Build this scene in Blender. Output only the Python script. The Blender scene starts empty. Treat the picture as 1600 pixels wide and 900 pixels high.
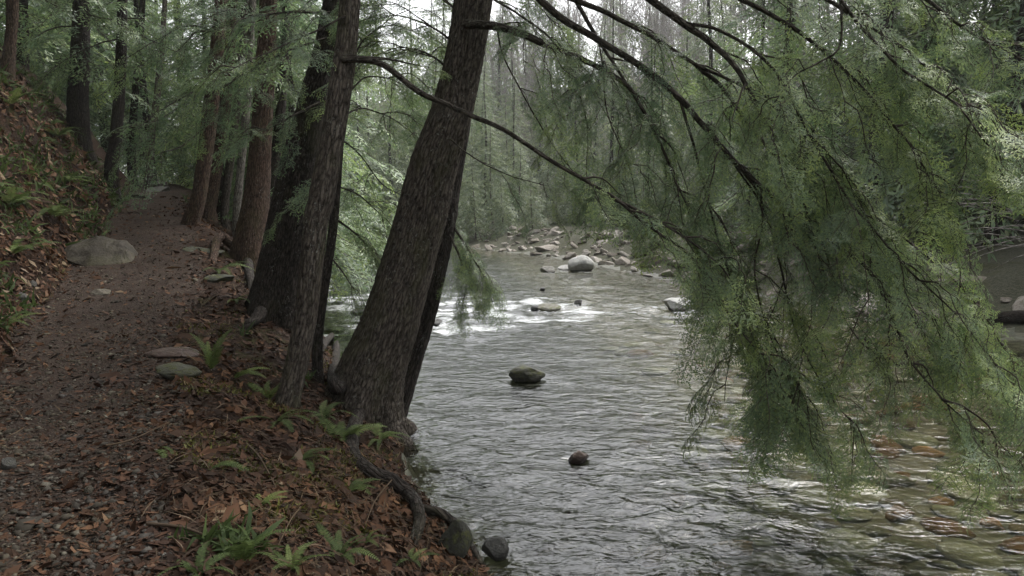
import bpy, bmesh, math, random
import numpy as np
from mathutils import Vector, Matrix

# ------------------------------------------------------------------ camera, sky, light, exposure
scene = bpy.context.scene
col = scene.collection
CAMZ, FPX, HORIZON = 2.6, 1209.0, 330.0
PITCH = math.atan((450 - HORIZON) / FPX)
cam_data = bpy.data.cameras.new("camera")
cam_data.sensor_width = 36.0
cam_data.lens = 36.0 * FPX / 1600.0
cam_data.clip_start, cam_data.clip_end = 0.05, 2000.0
cam = bpy.data.objects.new("camera", cam_data)
cam.location = (0, 0, CAMZ)
cam.rotation_euler = (math.pi / 2 - PITCH, 0, 0)
col.objects.link(cam)
scene.camera = cam

SUN_EL, SUN_AZ = math.radians(54), math.radians(52)      # azimuth from +Y towards +X
world = bpy.data.worlds.new("World")
scene.world = world
world.use_nodes = True
wn, wl = world.node_tree.nodes, world.node_tree.links
bg = wn["Background"]
sky = wn.new("ShaderNodeTexSky")
sky.sky_type = 'NISHITA'
sky.sun_disc = False
sky.sun_elevation = SUN_EL
sky.sun_rotation = SUN_AZ
sky.dust_density = 4.0
hs = wn.new("ShaderNodeHueSaturation")
hs.inputs["Saturation"].default_value = 0.12             # thick overcast
wl.new(sky.outputs[0], hs.inputs["Color"])
wl.new(hs.outputs[0], bg.inputs["Color"])
bg.inputs["Strength"].default_value = 0.15
sd = bpy.data.lights.new("sun", 'SUN')
sd.energy, sd.angle, sd.color = 0.7, math.radians(55), (1.0, 0.97, 0.92)
sun = bpy.data.objects.new("sun", sd)
sdir = Vector((math.sin(SUN_AZ) * math.cos(SUN_EL), math.cos(SUN_AZ) * math.cos(SUN_EL), math.sin(SUN_EL)))
sun.rotation_euler = sdir.to_track_quat('Z', 'Y').to_euler()
sun.location = sdir * 60
col.objects.link(sun)
vs = scene.view_settings
vs.view_transform, vs.look, vs.gamma = 'Standard', 'None', 1.0
vs.use_curve_mapping = False
vs.exposure = 1.85
cy = scene.cycles
scene.render.engine = 'CYCLES'
cy.max_bounces, cy.diffuse_bounces, cy.glossy_bounces, cy.transmission_bounces = 7, 4, 3, 4
cy.transparent_max_bounces = 8
cy.caustics_reflective = cy.caustics_refractive = False
cy.use_denoising = True
try:
    cy.denoiser = 'OPENIMAGEDENOISE'
    cy.denoising_prefilter = 'ACCURATE'
except Exception:
    pass

# ------------------------------------------------------------------ helpers
rng = np.random.default_rng(7)
FWD = np.array([0, math.cos(PITCH), -math.sin(PITCH)])
UPV = np.array([0, math.sin(PITCH), math.cos(PITCH)])
EYE = np.array([0, 0, CAMZ])


def ray(px, py):
    return FWD + (px - 800) / FPX * np.array([1.0, 0, 0]) + (450 - py) / FPX * UPV


def P(px, py, d):
    return EYE + d * ray(px, py)


_perm = np.random.default_rng(3).permutation(256)
_perm = np.concatenate([_perm, _perm, _perm])
_g = np.random.default_rng(4).normal(size=(256, 3))
_g /= np.linalg.norm(_g, axis=1)[:, None]


def perlin(x, y, z=0.0):
    x, y, z = np.broadcast_arrays(np.asarray(x, float), np.asarray(y, float), np.asarray(z, float))
    xi, yi, zi = np.floor(x).astype(int), np.floor(y).astype(int), np.floor(z).astype(int)
    xf, yf, zf = x - xi, y - yi, z - zi
    u, v, w = [t * t * t * (t * (t * 6 - 15) + 10) for t in (xf, yf, zf)]
    out = 0
    for dx in (0, 1):
        for dy in (0, 1):
            for dz in (0, 1):
                h = _perm[_perm[_perm[(xi + dx) & 255] + ((yi + dy) & 255)] + ((zi + dz) & 255)]
                g = _g[h]
                d = g[..., 0] * (xf - dx) + g[..., 1] * (yf - dy) + g[..., 2] * (zf - dz)
                out = out + d * (u if dx else 1 - u) * (v if dy else 1 - v) * (w if dz else 1 - w)
    return out * 1.4


def fbm(x, y, z=0.0, o=3):
    a, s, f = 1.0, 0, 1.0
    for _ in range(o):
        s = s + a * perlin(x * f + 13.7 * _, y * f + 5.1 * _, np.asarray(z) * f)
        a *= 0.5
        f *= 2.03
    return s


class MB:
    """collects triangles / quads and links them as ONE mesh object"""

    def __init__(self):
        self.v, self.t, self.q, self.tm, self.qm, self.a, self.r = [], [], [], [], [], [], []
        self.n = 0

    def add(self, v, tris=None, quads=None, mat=0, tint=0.5, rest=None):
        v = np.asarray(v, float).reshape(-1, 3)
        self.v.append(v)
        self.a.append(np.broadcast_to(np.asarray(tint, float), (len(v),)).copy())
        self.r.append(v if rest is None else np.asarray(rest, float))
        if tris is not None and len(tris):
            self.t.append(np.asarray(tris, int) + self.n)
            self.tm.append(np.full(len(tris), mat))
        if quads is not None and len(quads):
            self.q.append(np.asarray(quads, int) + self.n)
            self.qm.append(np.full(len(quads), mat))
        self.n += len(v)

    def merge(self, other, M=None, t=None, tint=None):
        """adds another builder's (flattened) content, transformed"""
        v, tr, qu, tm, qm, a, r = other.flat()
        if M is not None:
            v = v @ M.T
        if t is not None:
            v = v + t
        self.v.append(v)
        self.a.append(a if tint is None else np.clip(a + tint, 0, 1))
        self.r.append(r)
        if len(tr):
            self.t.append(tr + self.n)
            self.tm.append(tm)
        if len(qu):
            self.q.append(qu + self.n)
            self.qm.append(qm)
        self.n += len(v)

    def flat(self):
        if getattr(self, '_f', None) is None or self._fn != self.n:
            z3, z4 = np.zeros((0, 3), int), np.zeros((0, 4), int)
            c = lambda l, d: np.concatenate(l) if l else d
            self._f = (c(self.v, np.zeros((0, 3))), c(self.t, z3), c(self.q, z4), c(self.tm, np.zeros(0, int)),
                       c(self.qm, np.zeros(0, int)), c(self.a, np.zeros(0)), c(self.r, np.zeros((0, 3))))
            self._fn = self.n
        return self._f

    def mesh(self, name, mats, smooth=False, rest=False):
        v, tr, qu, tm, qm, a, r = self.flat()
        me = bpy.data.meshes.new(name)
        nt, nq = len(tr), len(qu)
        me.vertices.add(len(v))
        me.vertices.foreach_set("co", v.astype(np.float32).ravel())
        me.loops.add(3 * nt + 4 * nq)
        me.loops.foreach_set("vertex_index", np.concatenate([tr.ravel(), qu.ravel()]).astype(np.int32))
        me.polygons.add(nt + nq)
        me.polygons.foreach_set("loop_start", np.concatenate([np.arange(nt) * 3, 3 * nt + np.arange(nq) * 4]).astype(np.int32))
        me.polygons.foreach_set("material_index", np.concatenate([tm, qm]).astype(np.int32))
        if smooth:
            me.polygons.foreach_set("use_smooth", np.ones(nt + nq, bool))
        at = me.attributes.new("tint", 'FLOAT', 'POINT')
        at.data.foreach_set("value", a.astype(np.float32))
        if rest:
            at = me.attributes.new("rest", 'FLOAT_VECTOR', 'POINT')
            at.data.foreach_set("vector", r.astype(np.float32).ravel())
        for m in (mats if isinstance(mats, (list, tuple)) else [mats]):
            me.materials.append(m)
        me.update(calc_edges=True)
        return me


def link(name, me, parent=None, loc=None, rot=None, scale=None):
    o = bpy.data.objects.new(name, me)
    col.objects.link(o)
    if parent is not None:
        o.parent = parent
    if loc is not None:
        o.location = loc
    if rot is not None:
        o.rotation_euler = rot
    if scale is not None:
        o.scale = scale if hasattr(scale, '__len__') else (scale,) * 3
    return o


def tag(o, label=None, cat=None, group=None, kind=None):
    if label:
        o["label"] = label
    if cat:
        o["category"] = cat
    if group:
        o["group"] = group
    if kind:
        o["kind"] = kind
    return o


def spline(pts, n):
    """Catmull-Rom through control points, n samples"""
    p = np.asarray(pts, float)
    p = np.vstack([2 * p[0] - p[1], p, 2 * p[-1] - p[-2]])
    u = np.linspace(0, len(p) - 3 - 1e-6, n)
    i = u.astype(int)
    f = (u - i)[:, None]
    a, b, c, d = p[i], p[i + 1], p[i + 2], p[i + 3]
    return 0.5 * (2 * b + (c - a) * f + (2 * a - 5 * b + 4 * c - d) * f ** 2 + (3 * b - a - 3 * c + d) * f ** 3)


def frames(pts):
    t = np.gradient(pts, axis=0)
    t /= np.linalg.norm(t, axis=1)[:, None] + 1e-9
    ref = np.array([0, 1.0, 0.03]) if abs(t[:, 1]).max() < 0.93 else np.array([1.0, 0.05, 0.2])
    a = np.cross(t, ref)
    a /= np.linalg.norm(a, axis=1)[:, None]
    b = np.cross(t, a)
    return t, a, b


def tube(mb, pts, rad, seg=8, mat=0, tint=0.5, bark=0.0, bfreq=(22, 5), seed=0.0, flare=None, cap=True):
    pts = np.asarray(pts, float)
    n = len(pts)
    rad = np.broadcast_to(np.asarray(rad, float), (n,))
    t, a, b = frames(pts)
    th = np.arange(seg) / seg * 2 * math.pi
    s = np.concatenate([[0], np.cumsum(np.linalg.norm(np.diff(pts, axis=0), axis=1))])
    R = np.repeat(rad[:, None], seg, 1)
    if flare is not None:
        amp, ln, lob = flare
        R = R * (1 + amp * np.exp(-s / ln)[:, None] * (1 + 0.55 * np.sin(lob * th + seed)[None] + 0.3 * np.sin((lob + 2) * th + 2 * seed)[None]))
    cx, cyy = np.cos(th)[None] * R, np.sin(th)[None] * R
    S = np.repeat(s[:, None], seg, 1)
    rest = np.stack([cx + seed, cyy, S], -1)
    if bark > 0:
        f1, f2 = bfreq
        rr = rad.mean()
        X, Y, Z = np.cos(th)[None] * rr * f1 + 0 * S, np.sin(th)[None] * rr * f1 + 0 * S, S * f2
        wob = perlin(X * .4 + seed, Y * .4, Z * .6)
        d = 1 - 2 * np.abs(perlin(X + wob, Y + seed, Z + wob * .6)) + 0.5 * perlin(X * 2.3, Y * 2.3 + seed, Z * 2.8)
        d2 = perlin(X * .12 + 3, Y * .12, Z * .1 + seed)
        R2 = R + bark * d + rr * 0.16 * d2
        cx, cyy = np.cos(th)[None] * R2, np.sin(th)[None] * R2
    V = pts[:, None, :] + a[:, None, :] * cx[..., None] + b[:, None, :] * cyy[..., None]
    i = np.arange(n - 1)[:, None] * seg
    j = np.arange(seg)[None]
    k = (j + 1) % seg
    Q = np.stack([i + j, i + k, i + seg + k, i + seg + j], -1).reshape(-1, 4)
    mb.add(V, quads=Q, mat=mat, tint=tint, rest=rest.reshape(-1, 3))
    if cap and seg >= 3:
        f0 = mb.n - seg
        mb.t.append(np.array([[f0, f0 + x, f0 + x + 1] for x in range(1, seg - 1)]))
        mb.tm.append(np.full(seg - 2, mat))


# ------------------------------------------------------------------ materials
def mat_new(name):
    m = bpy.data.materials.new(name)
    m.use_nodes = True
    return m, m.node_tree.nodes, m.node_tree.links, m.node_tree.nodes["Principled BSDF"]


def ramp(nodes, stops, interp='LINEAR'):
    r = nodes.new("ShaderNodeValToRGB")
    r.color_ramp.interpolation = interp
    e = r.color_ramp.elements
    while len(e) < len(stops):
        e.new(0.5)
    for x, (p, c) in zip(e, stops):
        x.position = p
        x.color = (*c, 1)
    return r


def noise_node(nodes, links, vec, scale, detail=6, rough=0.6, dim='3D'):
    n = nodes.new("ShaderNodeTexNoise")
    n.inputs["Scale"].default_value = scale
    n.inputs["Detail"].default_value = detail
    n.inputs["Roughness"].default_value = rough
    if vec is not None:
        links.new(vec, n.inputs["Vector"])
    return n


def mixc(nodes, links, fac, a, b, mode='MIX'):
    m = nodes.new("ShaderNodeMix")
    m.data_type = 'RGBA'
    m.blend_type = mode
    for sock, v in ((m.inputs["Factor"], fac), (m.inputs["A"], a), (m.inputs["B"], b)):
        if hasattr(v, "links"):
            links.new(v, sock)
        elif isinstance(v, (int, float)):
            sock.default_value = v
        else:
            sock.default_value = (*v, 1)
    return m.outputs["Result"]


def vmul(nodes, links, vec, s):
    m = nodes.new("ShaderNodeVectorMath")
    m.operation = 'MULTIPLY'
    links.new(vec, m.inputs[0])
    m.inputs[1].default_value = s
    return m.outputs[0]


def bump(nodes, links, height, strength, dist, normal=None):
    b = nodes.new("ShaderNodeBump")
    b.inputs["Strength"].default_value = strength
    b.inputs["Distance"].default_value = dist
    links.new(height, b.inputs["Height"])
    if normal is not None:
        links.new(normal, b.inputs["Normal"])
    return b.outputs[0]


def bark_material(name, dark, mid, light, lichen, moss=0.25, scale=1.0):
    m, N, L, bs = mat_new(name)
    at = N.new("ShaderNodeAttribute")
    at.attribute_name = "rest"
    v1 = vmul(N, L, at.outputs["Vector"], (40 * scale, 40 * scale, 16 * scale))
    n1 = noise_node(N, L, v1, 1.0, 8, 0.62)
    r1 = ramp(N, [(0.32, dark), (0.5, mid), (0.72, light)])
    L.new(n1.outputs["Fac"], r1.inputs[0])
    vo = N.new("ShaderNodeTexVoronoi")
    vo.feature = 'DISTANCE_TO_EDGE'
    vo.inputs["Scale"].default_value = 1.0
    dv = N.new("ShaderNodeVectorMath")
    dv.operation = 'ADD'
    L.new(vmul(N, L, at.outputs["Vector"], (30 * scale, 30 * scale, 5.5 * scale)), dv.inputs[0])
    L.new(vmul(N, L, n1.outputs["Color"], (.9, .9, .9)), dv.inputs[1])
    L.new(dv.outputs[0], vo.inputs["Vector"])
    rv = ramp(N, [(0.01, (0.42, 0.42, 0.42)), (0.14, (1.0, 1.0, 1.0)), (.5, (1.2, 1.2, 1.2))])
    L.new(vo.outputs["Distance"], rv.inputs[0])
    n2 = noise_node(N, L, vmul(N, L, at.outputs["Vector"], (40, 40, 26)), 1.0, 4, 0.7)
    r2 = ramp(N, [(0.58, (0, 0, 0)), (0.66, (1, 1, 1))])
    L.new(n2.outputs["Fac"], r2.inputs[0])
    n2b = noise_node(N, L, vmul(N, L, at.outputs["Vector"], (5, 5, 2.5)), 1.0, 4, 0.6)
    r2b = ramp(N, [(0.45, (0, 0, 0)), (0.62, (.75, .75, .75))])
    L.new(n2b.outputs["Fac"], r2b.inputs[0])
    patch = mixc(N, L, 1.0, r2.outputs[0], r2b.outputs[0], 'MULTIPLY')
    c = mixc(N, L, 1.0, r1.outputs[0], rv.outputs[0], 'MULTIPLY')
    c = mixc(N, L, patch, c, lichen)
    n3 = noise_node(N, L, vmul(N, L, at.outputs["Vector"], (3, 3, 1.4)), 1.0, 5, 0.65)
    r3 = ramp(N, [(0.52, (0, 0, 0)), (0.7, (moss, moss, moss))])
    L.new(n3.outputs["Fac"], r3.inputs[0])
    c = mixc(N, L, r3.outputs[0], c, (0.055, 0.06, 0.02))
    L.new(c, bs.inputs["Base Color"])
    bs.inputs["Roughness"].default_value = 0.9
    bs.inputs["Specular IOR Level"].default_value = 0.12
    bb_ = bump(N, L, rv.outputs[0], 0.8, 0.02)
    L.new(bump(N, L, n1.outputs["Fac"], 0.8, 0.015, bb_), bs.inputs["Normal"])
    return m


BARK_DARK = bark_material("bark_dark", (0.0112, 0.009, 0.0075), (0.0315, 0.0255, 0.0218), (0.06, 0.051, 0.045), (0.195, 0.203, 0.18))
BARK_GREY = bark_material("bark_grey", (0.0217, 0.0174, 0.0136), (0.0744, 0.062, 0.0508), (0.124, 0.108, 0.093), (0.248, 0.254, 0.229), 0.4)
BARK_RED = bark_material("bark_red", (0.0186, 0.0124, 0.0093), (0.0713, 0.0465, 0.0341), (0.112, 0.0775, 0.0589), (0.174, 0.174, 0.155), 0.3)
BARK_PALE = bark_material("bark_pale", (0.056, 0.0504, 0.042), (0.14, 0.126, 0.108), (0.224, 0.21, 0.189), (0.322, 0.322, 0.301), 0.3)
TWIG = bark_material("twig_bark", (0.02, 0.016, 0.013), (0.05, 0.042, 0.034), (0.1, 0.09, 0.075), (0.2, 0.2, 0.17), 0.3)
TWIG_GREY = bark_material("bare_twig_bark", (0.1, 0.09, 0.08), (0.21, 0.19, 0.175), (0.32, 0.3, 0.28), (0.4, 0.4, 0.38), 0.1)


def leaf_material(name, stops, trans=0.3, rough=0.45, spec=0.35):
    m, N, L, bs = mat_new(name)
    at = N.new("ShaderNodeAttribute")
    at.attribute_name = "tint"
    r = ramp(N, stops)
    L.new(at.outputs["Fac"], r.inputs[0])
    geo = N.new("ShaderNodeNewGeometry")
    n = noise_node(N, L, geo.outputs["Position"], 1.3, 3, 0.6)
    rr = ramp(N, [(0.35, (0.8, 0.82, 0.85)), (0.68, (1.2, 1.18, 0.95))])
    L.new(n.outputs["Fac"], rr.inputs[0])
    c = mixc(N, L, 1.0, r.outputs[0], rr.outputs[0], 'MULTIPLY')
    L.new(c, bs.inputs["Base Color"])
    bs.inputs["Roughness"].default_value = rough
    bs.inputs["Specular IOR Level"].default_value = spec
    tr = N.new("ShaderNodeBsdfTranslucent")
    L.new(c, tr.inputs["Color"])
    ms = N.new("ShaderNodeMixShader")
    ms.inputs[0].default_value = trans
    L.new(bs.outputs[0], ms.inputs[1])
    L.new(tr.outputs[0], ms.inputs[2])
    L.new(ms.outputs[0], N["Material Output"].inputs["Surface"])
    return m


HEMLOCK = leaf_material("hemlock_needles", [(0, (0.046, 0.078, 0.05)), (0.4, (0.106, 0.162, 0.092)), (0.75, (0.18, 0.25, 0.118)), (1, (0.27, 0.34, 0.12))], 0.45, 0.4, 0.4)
FAR_GREEN = leaf_material("far_needles", [(0, (0.06, 0.085, 0.055)), (0.5, (0.11, 0.145, 0.085)), (1, (0.18, 0.22, 0.1))], 0.4)
FERN = leaf_material("fern_green", [(0, (0.032, 0.05, 0.018)), (0.6, (0.075, 0.105, 0.035)), (1, (0.15, 0.18, 0.07))], 0.35, 0.6, 0.15)
MOSS = leaf_material("moss_green", [(0, (0.04, 0.04, 0.0096)), (0.6, (0.08, 0.08, 0.016)), (1, (0.128, 0.128, 0.028))])
LITTER = leaf_material("dead_leaves", [(0, (0.017, 0.0105, 0.0075)), (0.4, (0.048, 0.025, 0.016)), (0.75, (0.09, 0.045, 0.027)), (0.93, (0.13, 0.075, 0.048)), (1, (0.19, 0.14, 0.1))], 0.1, 0.75, 0.15)


def ground_material(name="forest_soil", stops=None):
    m, N, L, bs = mat_new(name)
    geo = N.new("ShaderNodeNewGeometry")
    pos = geo.outputs["Position"]
    n1 = noise_node(N, L, pos, 14, 8, 0.7)
    r1 = ramp(N, stops or [(0.3, (0.0084, 0.0054, 0.0036)), (0.5, (0.0252, 0.0144, 0.009)), (0.64, (0.0468, 0.0252, 0.015)), (0.78, (0.072, 0.045, 0.0288))])
    L.new(n1.outputs["Fac"], r1.inputs[0])
    n2 = noise_node(N, L, pos, 1.1, 6, 0.65)
    r2 = ramp(N, [(0.54, (0, 0, 0)), (0.66, (0.8, 0.8, 0.8))])
    L.new(n2.outputs["Fac"], r2.inputs[0])
    c = mixc(N, L, r2.outputs[0], r1.outputs[0], (0.05, 0.05, 0.016))
    n3 = noise_node(N, L, pos, 60, 4, 0.7)
    r3 = ramp(N, [(0.3, (.55, .55, .55)), (0.7, (1.35, 1.35, 1.35))])
    L.new(n3.outputs["Fac"], r3.inputs[0])
    c = mixc(N, L, 1.0, c, r3.outputs[0], 'MULTIPLY')
    L.new(c, bs.inputs["Base Color"])
    bs.inputs["Roughness"].default_value = 0.9
    bs.inputs["Specular IOR Level"].default_value = 0.12
    b = bump(N, L, n3.outputs["Fac"], 0.8, 0.02)
    b = bump(N, L, n1.outputs["Fac"], 0.9, 0.06, b)
    L.new(b, bs.inputs["Normal"])
    return m


def path_material():
    m, N, L, bs = mat_new("path_gravel")
    geo = N.new("ShaderNodeNewGeometry")
    pos = geo.outputs["Position"]
    vo = N.new("ShaderNodeTexVoronoi")
    vo.inputs["Scale"].default_value = 60
    L.new(pos, vo.inputs["Vector"])
    r0 = ramp(N, [(0, (0.019, 0.0158, 0.0135)), (0.5, (0.04, 0.0304, 0.024)), (1, (0.08, 0.064, 0.0512))])
    L.new(vo.outputs["Color"], r0.inputs[0])
    n1 = noise_node(N, L, pos, 9, 8, 0.7)
    r1 = ramp(N, [(0.42, (0, 0, 0)), (0.6, (1, 1, 1))])
    L.new(n1.outputs["Fac"], r1.inputs[0])
    c = mixc(N, L, r1.outputs[0], r0.outputs[0], (0.03, 0.02, 0.015))
    n2 = noise_node(N, L, pos, 0.9, 4, 0.6)
    r2 = ramp(N, [(0.35, (0.75, 0.72, 0.7)), (0.65, (1.25, 1.2, 1.18))])
    L.new(n2.outputs["Fac"], r2.inputs[0])
    c = mixc(N, L, 1.0, c, r2.outputs[0], 'MULTIPLY')
    L.new(c, bs.inputs["Base Color"])
    bs.inputs["Roughness"].default_value = 0.9
    bs.inputs["Specular IOR Level"].default_value = 0.12
    b = bump(N, L, n1.outputs["Fac"], 0.8, 0.03)
    b = bump(N, L, vo.outputs["Distance"], 0.7, 0.012, b)
    L.new(b, bs.inputs["Normal"])
    return m


def bed_material():
    m, N, L, bs = mat_new("riverbed_silt")
    geo = N.new("ShaderNodeNewGeometry")
    vo = N.new("ShaderNodeTexVoronoi")
    vo.inputs["Scale"].default_value = 5
    L.new(geo.outputs["Position"], vo.inputs["Vector"])
    r0 = ramp(N, [(0, (0.025, 0.028, 0.016)), (0.5, (0.055, 0.055, 0.033)), (1, (0.09, 0.078, 0.048))])
    L.new(vo.outputs["Color"], r0.inputs[0])
    L.new(r0.outputs[0], bs.inputs["Base Color"])
    L.new(bump(N, L, vo.outputs["Distance"], 0.8, 0.05), bs.inputs["Normal"])
    return m


def stone_material(name, stops, moss=0.0, rough=0.7):
    m, N, L, bs = mat_new(name)
    tc = N.new("ShaderNodeTexCoord")
    oi = N.new("ShaderNodeObjectInfo")
    n1 = noise_node(N, L, tc.outputs["Object"], 3.0, 10, 0.68)
    add = N.new("ShaderNodeMath")
    add.operation = 'MULTIPLY_ADD'
    L.new(oi.outputs["Random"], add.inputs[0])
    add.inputs[1].default_value = 0.5
    L.new(n1.outputs["Fac"], add.inputs[2])
    sub = N.new("ShaderNodeMath")
    sub.operation = 'SUBTRACT'
    L.new(add.outputs[0], sub.inputs[0])
    sub.inputs[1].default_value = 0.25
    r = ramp(N, stops)
    L.new(sub.outputs[0], r.inputs[0])
    c = r.outputs[0]
    n3 = noise_node(N, L, tc.outputs["Object"], 30, 4, 0.7)
    r3 = ramp(N, [(0.3, (.65, .65, .65)), (0.7, (1.3, 1.3, 1.3))])
    L.new(n3.outputs["Fac"], r3.inputs[0])
    c = mixc(N, L, 1.0, c, r3.outputs[0], 'MULTIPLY')
    if moss:
        n2 = noise_node(N, L, tc.outputs["Object"], 2.2, 5, 0.7)
        r2 = ramp(N, [(0.5, (0, 0, 0)), (0.62, (moss, moss, moss))])
        L.new(n2.outputs["Fac"], r2.inputs[0])
        c = mixc(N, L, r2.outputs[0], c, (0.07, 0.075, 0.02))
    geo = N.new("ShaderNodeNewGeometry")
    sz = N.new("ShaderNodeSeparateXYZ")
    L.new(geo.outputs["Position"], sz.inputs[0])
    rw = ramp(N, [(0.03, (0.35, 0.34, 0.32)), (0.075, (1, 1, 1))])
    L.new(sz.outputs[2], rw.inputs[0])
    if not name.startswith("bed"):
        c = mixc(N, L, 1.0, c, rw.outputs[0], 'MULTIPLY')
    L.new(c, bs.inputs["Base Color"])
    bs.inputs["Roughness"].default_value = rough
    bs.inputs["Specular IOR Level"].default_value = 0.45 if rough < .5 else 0.15
    b = bump(N, L, n1.outputs["Fac"], 0.8, 0.06)
    L.new(bump(N, L, n3.outputs["Fac"], 0.5, 0.01, b), bs.inputs["Normal"])
    return m


STONE_TAN = stone_material("stone_tan", [(0.2, (0.0369, 0.0316, 0.0247)), (0.5, (0.0843, 0.0728, 0.057)), (0.8, (0.137, 0.122, 0.0978))], 0.2)
STONE_PALE = stone_material("stone_pale", [(0.2, (0.2, 0.19, 0.17)), (0.5, (0.4, 0.385, 0.36)), (0.8, (0.55, 0.54, 0.52))], 0.1)
STONE_GREY = stone_material("stone_grey", [(0.2, (0.042, 0.039, 0.0348)), (0.5, (0.084, 0.0792, 0.072)), (0.8, (0.132, 0.126, 0.12))], 0.2)
STONE_WHITE = stone_material("stone_white", [(0.1, (0.3, 0.29, 0.27)), (0.5, (0.5, 0.49, 0.47)), (0.8, (0.62, 0.61, 0.6))])
STONE_RIPRAP = stone_material("stone_riprap", [(0.15, (0.0884, 0.0748, 0.0612)), (0.5, (0.218, 0.19, 0.163)), (0.85, (0.354, 0.326, 0.299))], 0.6)
STONE_DARK = stone_material("stone_wet_dark", [(0.2, (0.02, 0.02, 0.018)), (0.5, (0.05, 0.048, 0.042)), (0.8, (0.1, 0.095, 0.085))], 0.0, 0.35)
STONE_MOSSY = stone_material("stone_mossy", [(0.2, (0.05, 0.048, 0.04)), (0.5, (0.13, 0.125, 0.1)), (0.8, (0.22, 0.21, 0.18))], 0.9, 0.6)
STONE_DMOSS = stone_material("stone_dark_mossy", [(0.2, (0.016, 0.016, 0.0128)), (0.5, (0.04, 0.04, 0.032)), (0.8, (0.08, 0.08, 0.06))], 0.8, 0.5)
STONE_RED = stone_material("stone_red_brown", [(0.2, (0.0281, 0.0158, 0.0112)), (0.5, (0.0675, 0.0366, 0.0253)), (0.8, (0.107, 0.0675, 0.0506))], 0.1, 0.4)
BED_STONES = [stone_material("bed_stone_" + n, s, 0.25) for n, s in (
    ("grey_green", [(0.15, (0.1, 0.11, 0.075)), (0.5, (0.22, 0.23, 0.165)), (0.85, (0.36, 0.37, 0.29))]),
    ("rust", [(0.15, (0.1, 0.055, 0.03)), (0.5, (0.23, 0.13, 0.065)), (0.85, (0.36, 0.22, 0.11))]),
    ("brown", [(0.15, (0.05, 0.042, 0.028)), (0.5, (0.12, 0.098, 0.066)), (0.85, (0.22, 0.185, 0.13))]))]
PEBBLE = leaf_material("pebbles", [(0, (0.0245, 0.021, 0.0182)), (0.5, (0.0595, 0.0511, 0.0434)), (0.85, (0.112, 0.101, 0.0875)), (1, (0.21, 0.196, 0.175))], 0.0, 0.85, 0.12)
STICK = leaf_material("dead_sticks", [(0, (0.021, 0.0154, 0.0112)), (0.5, (0.056, 0.0385, 0.0266)), (1, (0.14, 0.105, 0.077))], 0.0, 0.85, 0.12)


def water_material():
    m, N, L, bs = mat_new("river_water")
    N.remove(bs)
    geo = N.new("ShaderNodeNewGeometry")
    pos = geo.outputs["Position"]
    n1 = noise_node(N, L, vmul(N, L, pos, (0.75, 1.2, 1)), 3.6, 2, 0.5)
    n1.inputs["Distortion"].default_value = 0.8
    n2 = noise_node(N, L, vmul(N, L, pos, (0.75, 1.25, 1)), 12, 2, 0.5)
    n2.inputs["Distortion"].default_value = 1.0
    b = bump(N, L, n1.outputs["Fac"], 1.0, 0.042)
    b = bump(N, L, n2.outputs["Fac"], 1.0, 0.0125, b)
    fr = N.new("ShaderNodeFresnel")
    fr.inputs["IOR"].default_value = 1.45
    L.new(b, fr.inputs["Normal"])
    gl = N.new("ShaderNodeBsdfGlossy")
    gl.inputs["Roughness"].default_value = 0.04
    gl.inputs["Color"].default_value = (1, 1, 1, 1)
    L.new(b, gl.inputs["Normal"])
    tr = N.new("ShaderNodeBsdfTransparent")
    dp = N.new("ShaderNodeAttribute")
    dp.attribute_name = "rest"                        # x: depth of the water below the surface, metres
    sx = N.new("ShaderNodeSeparateXYZ")
    L.new(dp.outputs["Vector"], sx.inputs[0])
    rd = ramp(N, [(0.0, (0.95, 0.94, 0.86)), (0.25, (0.84, 0.82, 0.66)), (0.5, (0.42, 0.44, 0.32)), (0.8, (0.22, 0.25, 0.18))])
    L.new(sx.outputs[0], rd.inputs[0])
    L.new(rd.outputs[0], tr.inputs["Color"])
    mx = N.new("ShaderNodeMixShader")
    L.new(fr.outputs[0], mx.inputs[0])
    L.new(tr.outputs[0], mx.inputs[1])
    L.new(gl.outputs[0], mx.inputs[2])
    at = N.new("ShaderNodeAttribute")
    at.attribute_name = "tint"
    n3 = noise_node(N, L, vmul(N, L, pos, (1.0, 2.2, 1)), 11, 8, 0.8)
    mul = N.new("ShaderNodeMath")
    mul.operation = 'MULTIPLY_ADD'
    L.new(at.outputs["Fac"], mul.inputs[0])
    mul.inputs[1].default_value = 0.6
    L.new(n3.outputs["Fac"], mul.inputs[2])
    rf = ramp(N, [(0.78, (0, 0, 0)), (1.15 - .16, (0.6, 0.6, 0.6))])
    L.new(mul.outputs[0], rf.inputs[0])
    df = N.new("ShaderNodeBsdfDiffuse")
    df.inputs["Color"].default_value = (0.72, 0.74, 0.74, 1)
    mf = N.new("ShaderNodeMixShader")
    L.new(rf.outputs[0], mf.inputs[0])
    L.new(mx.outputs[0], mf.inputs[1])
    L.new(df.outputs[0], mf.inputs[2])
    L.new(mf.outputs[0], N["Material Output"].inputs["Surface"])
    return m


WATER = water_material()

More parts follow.
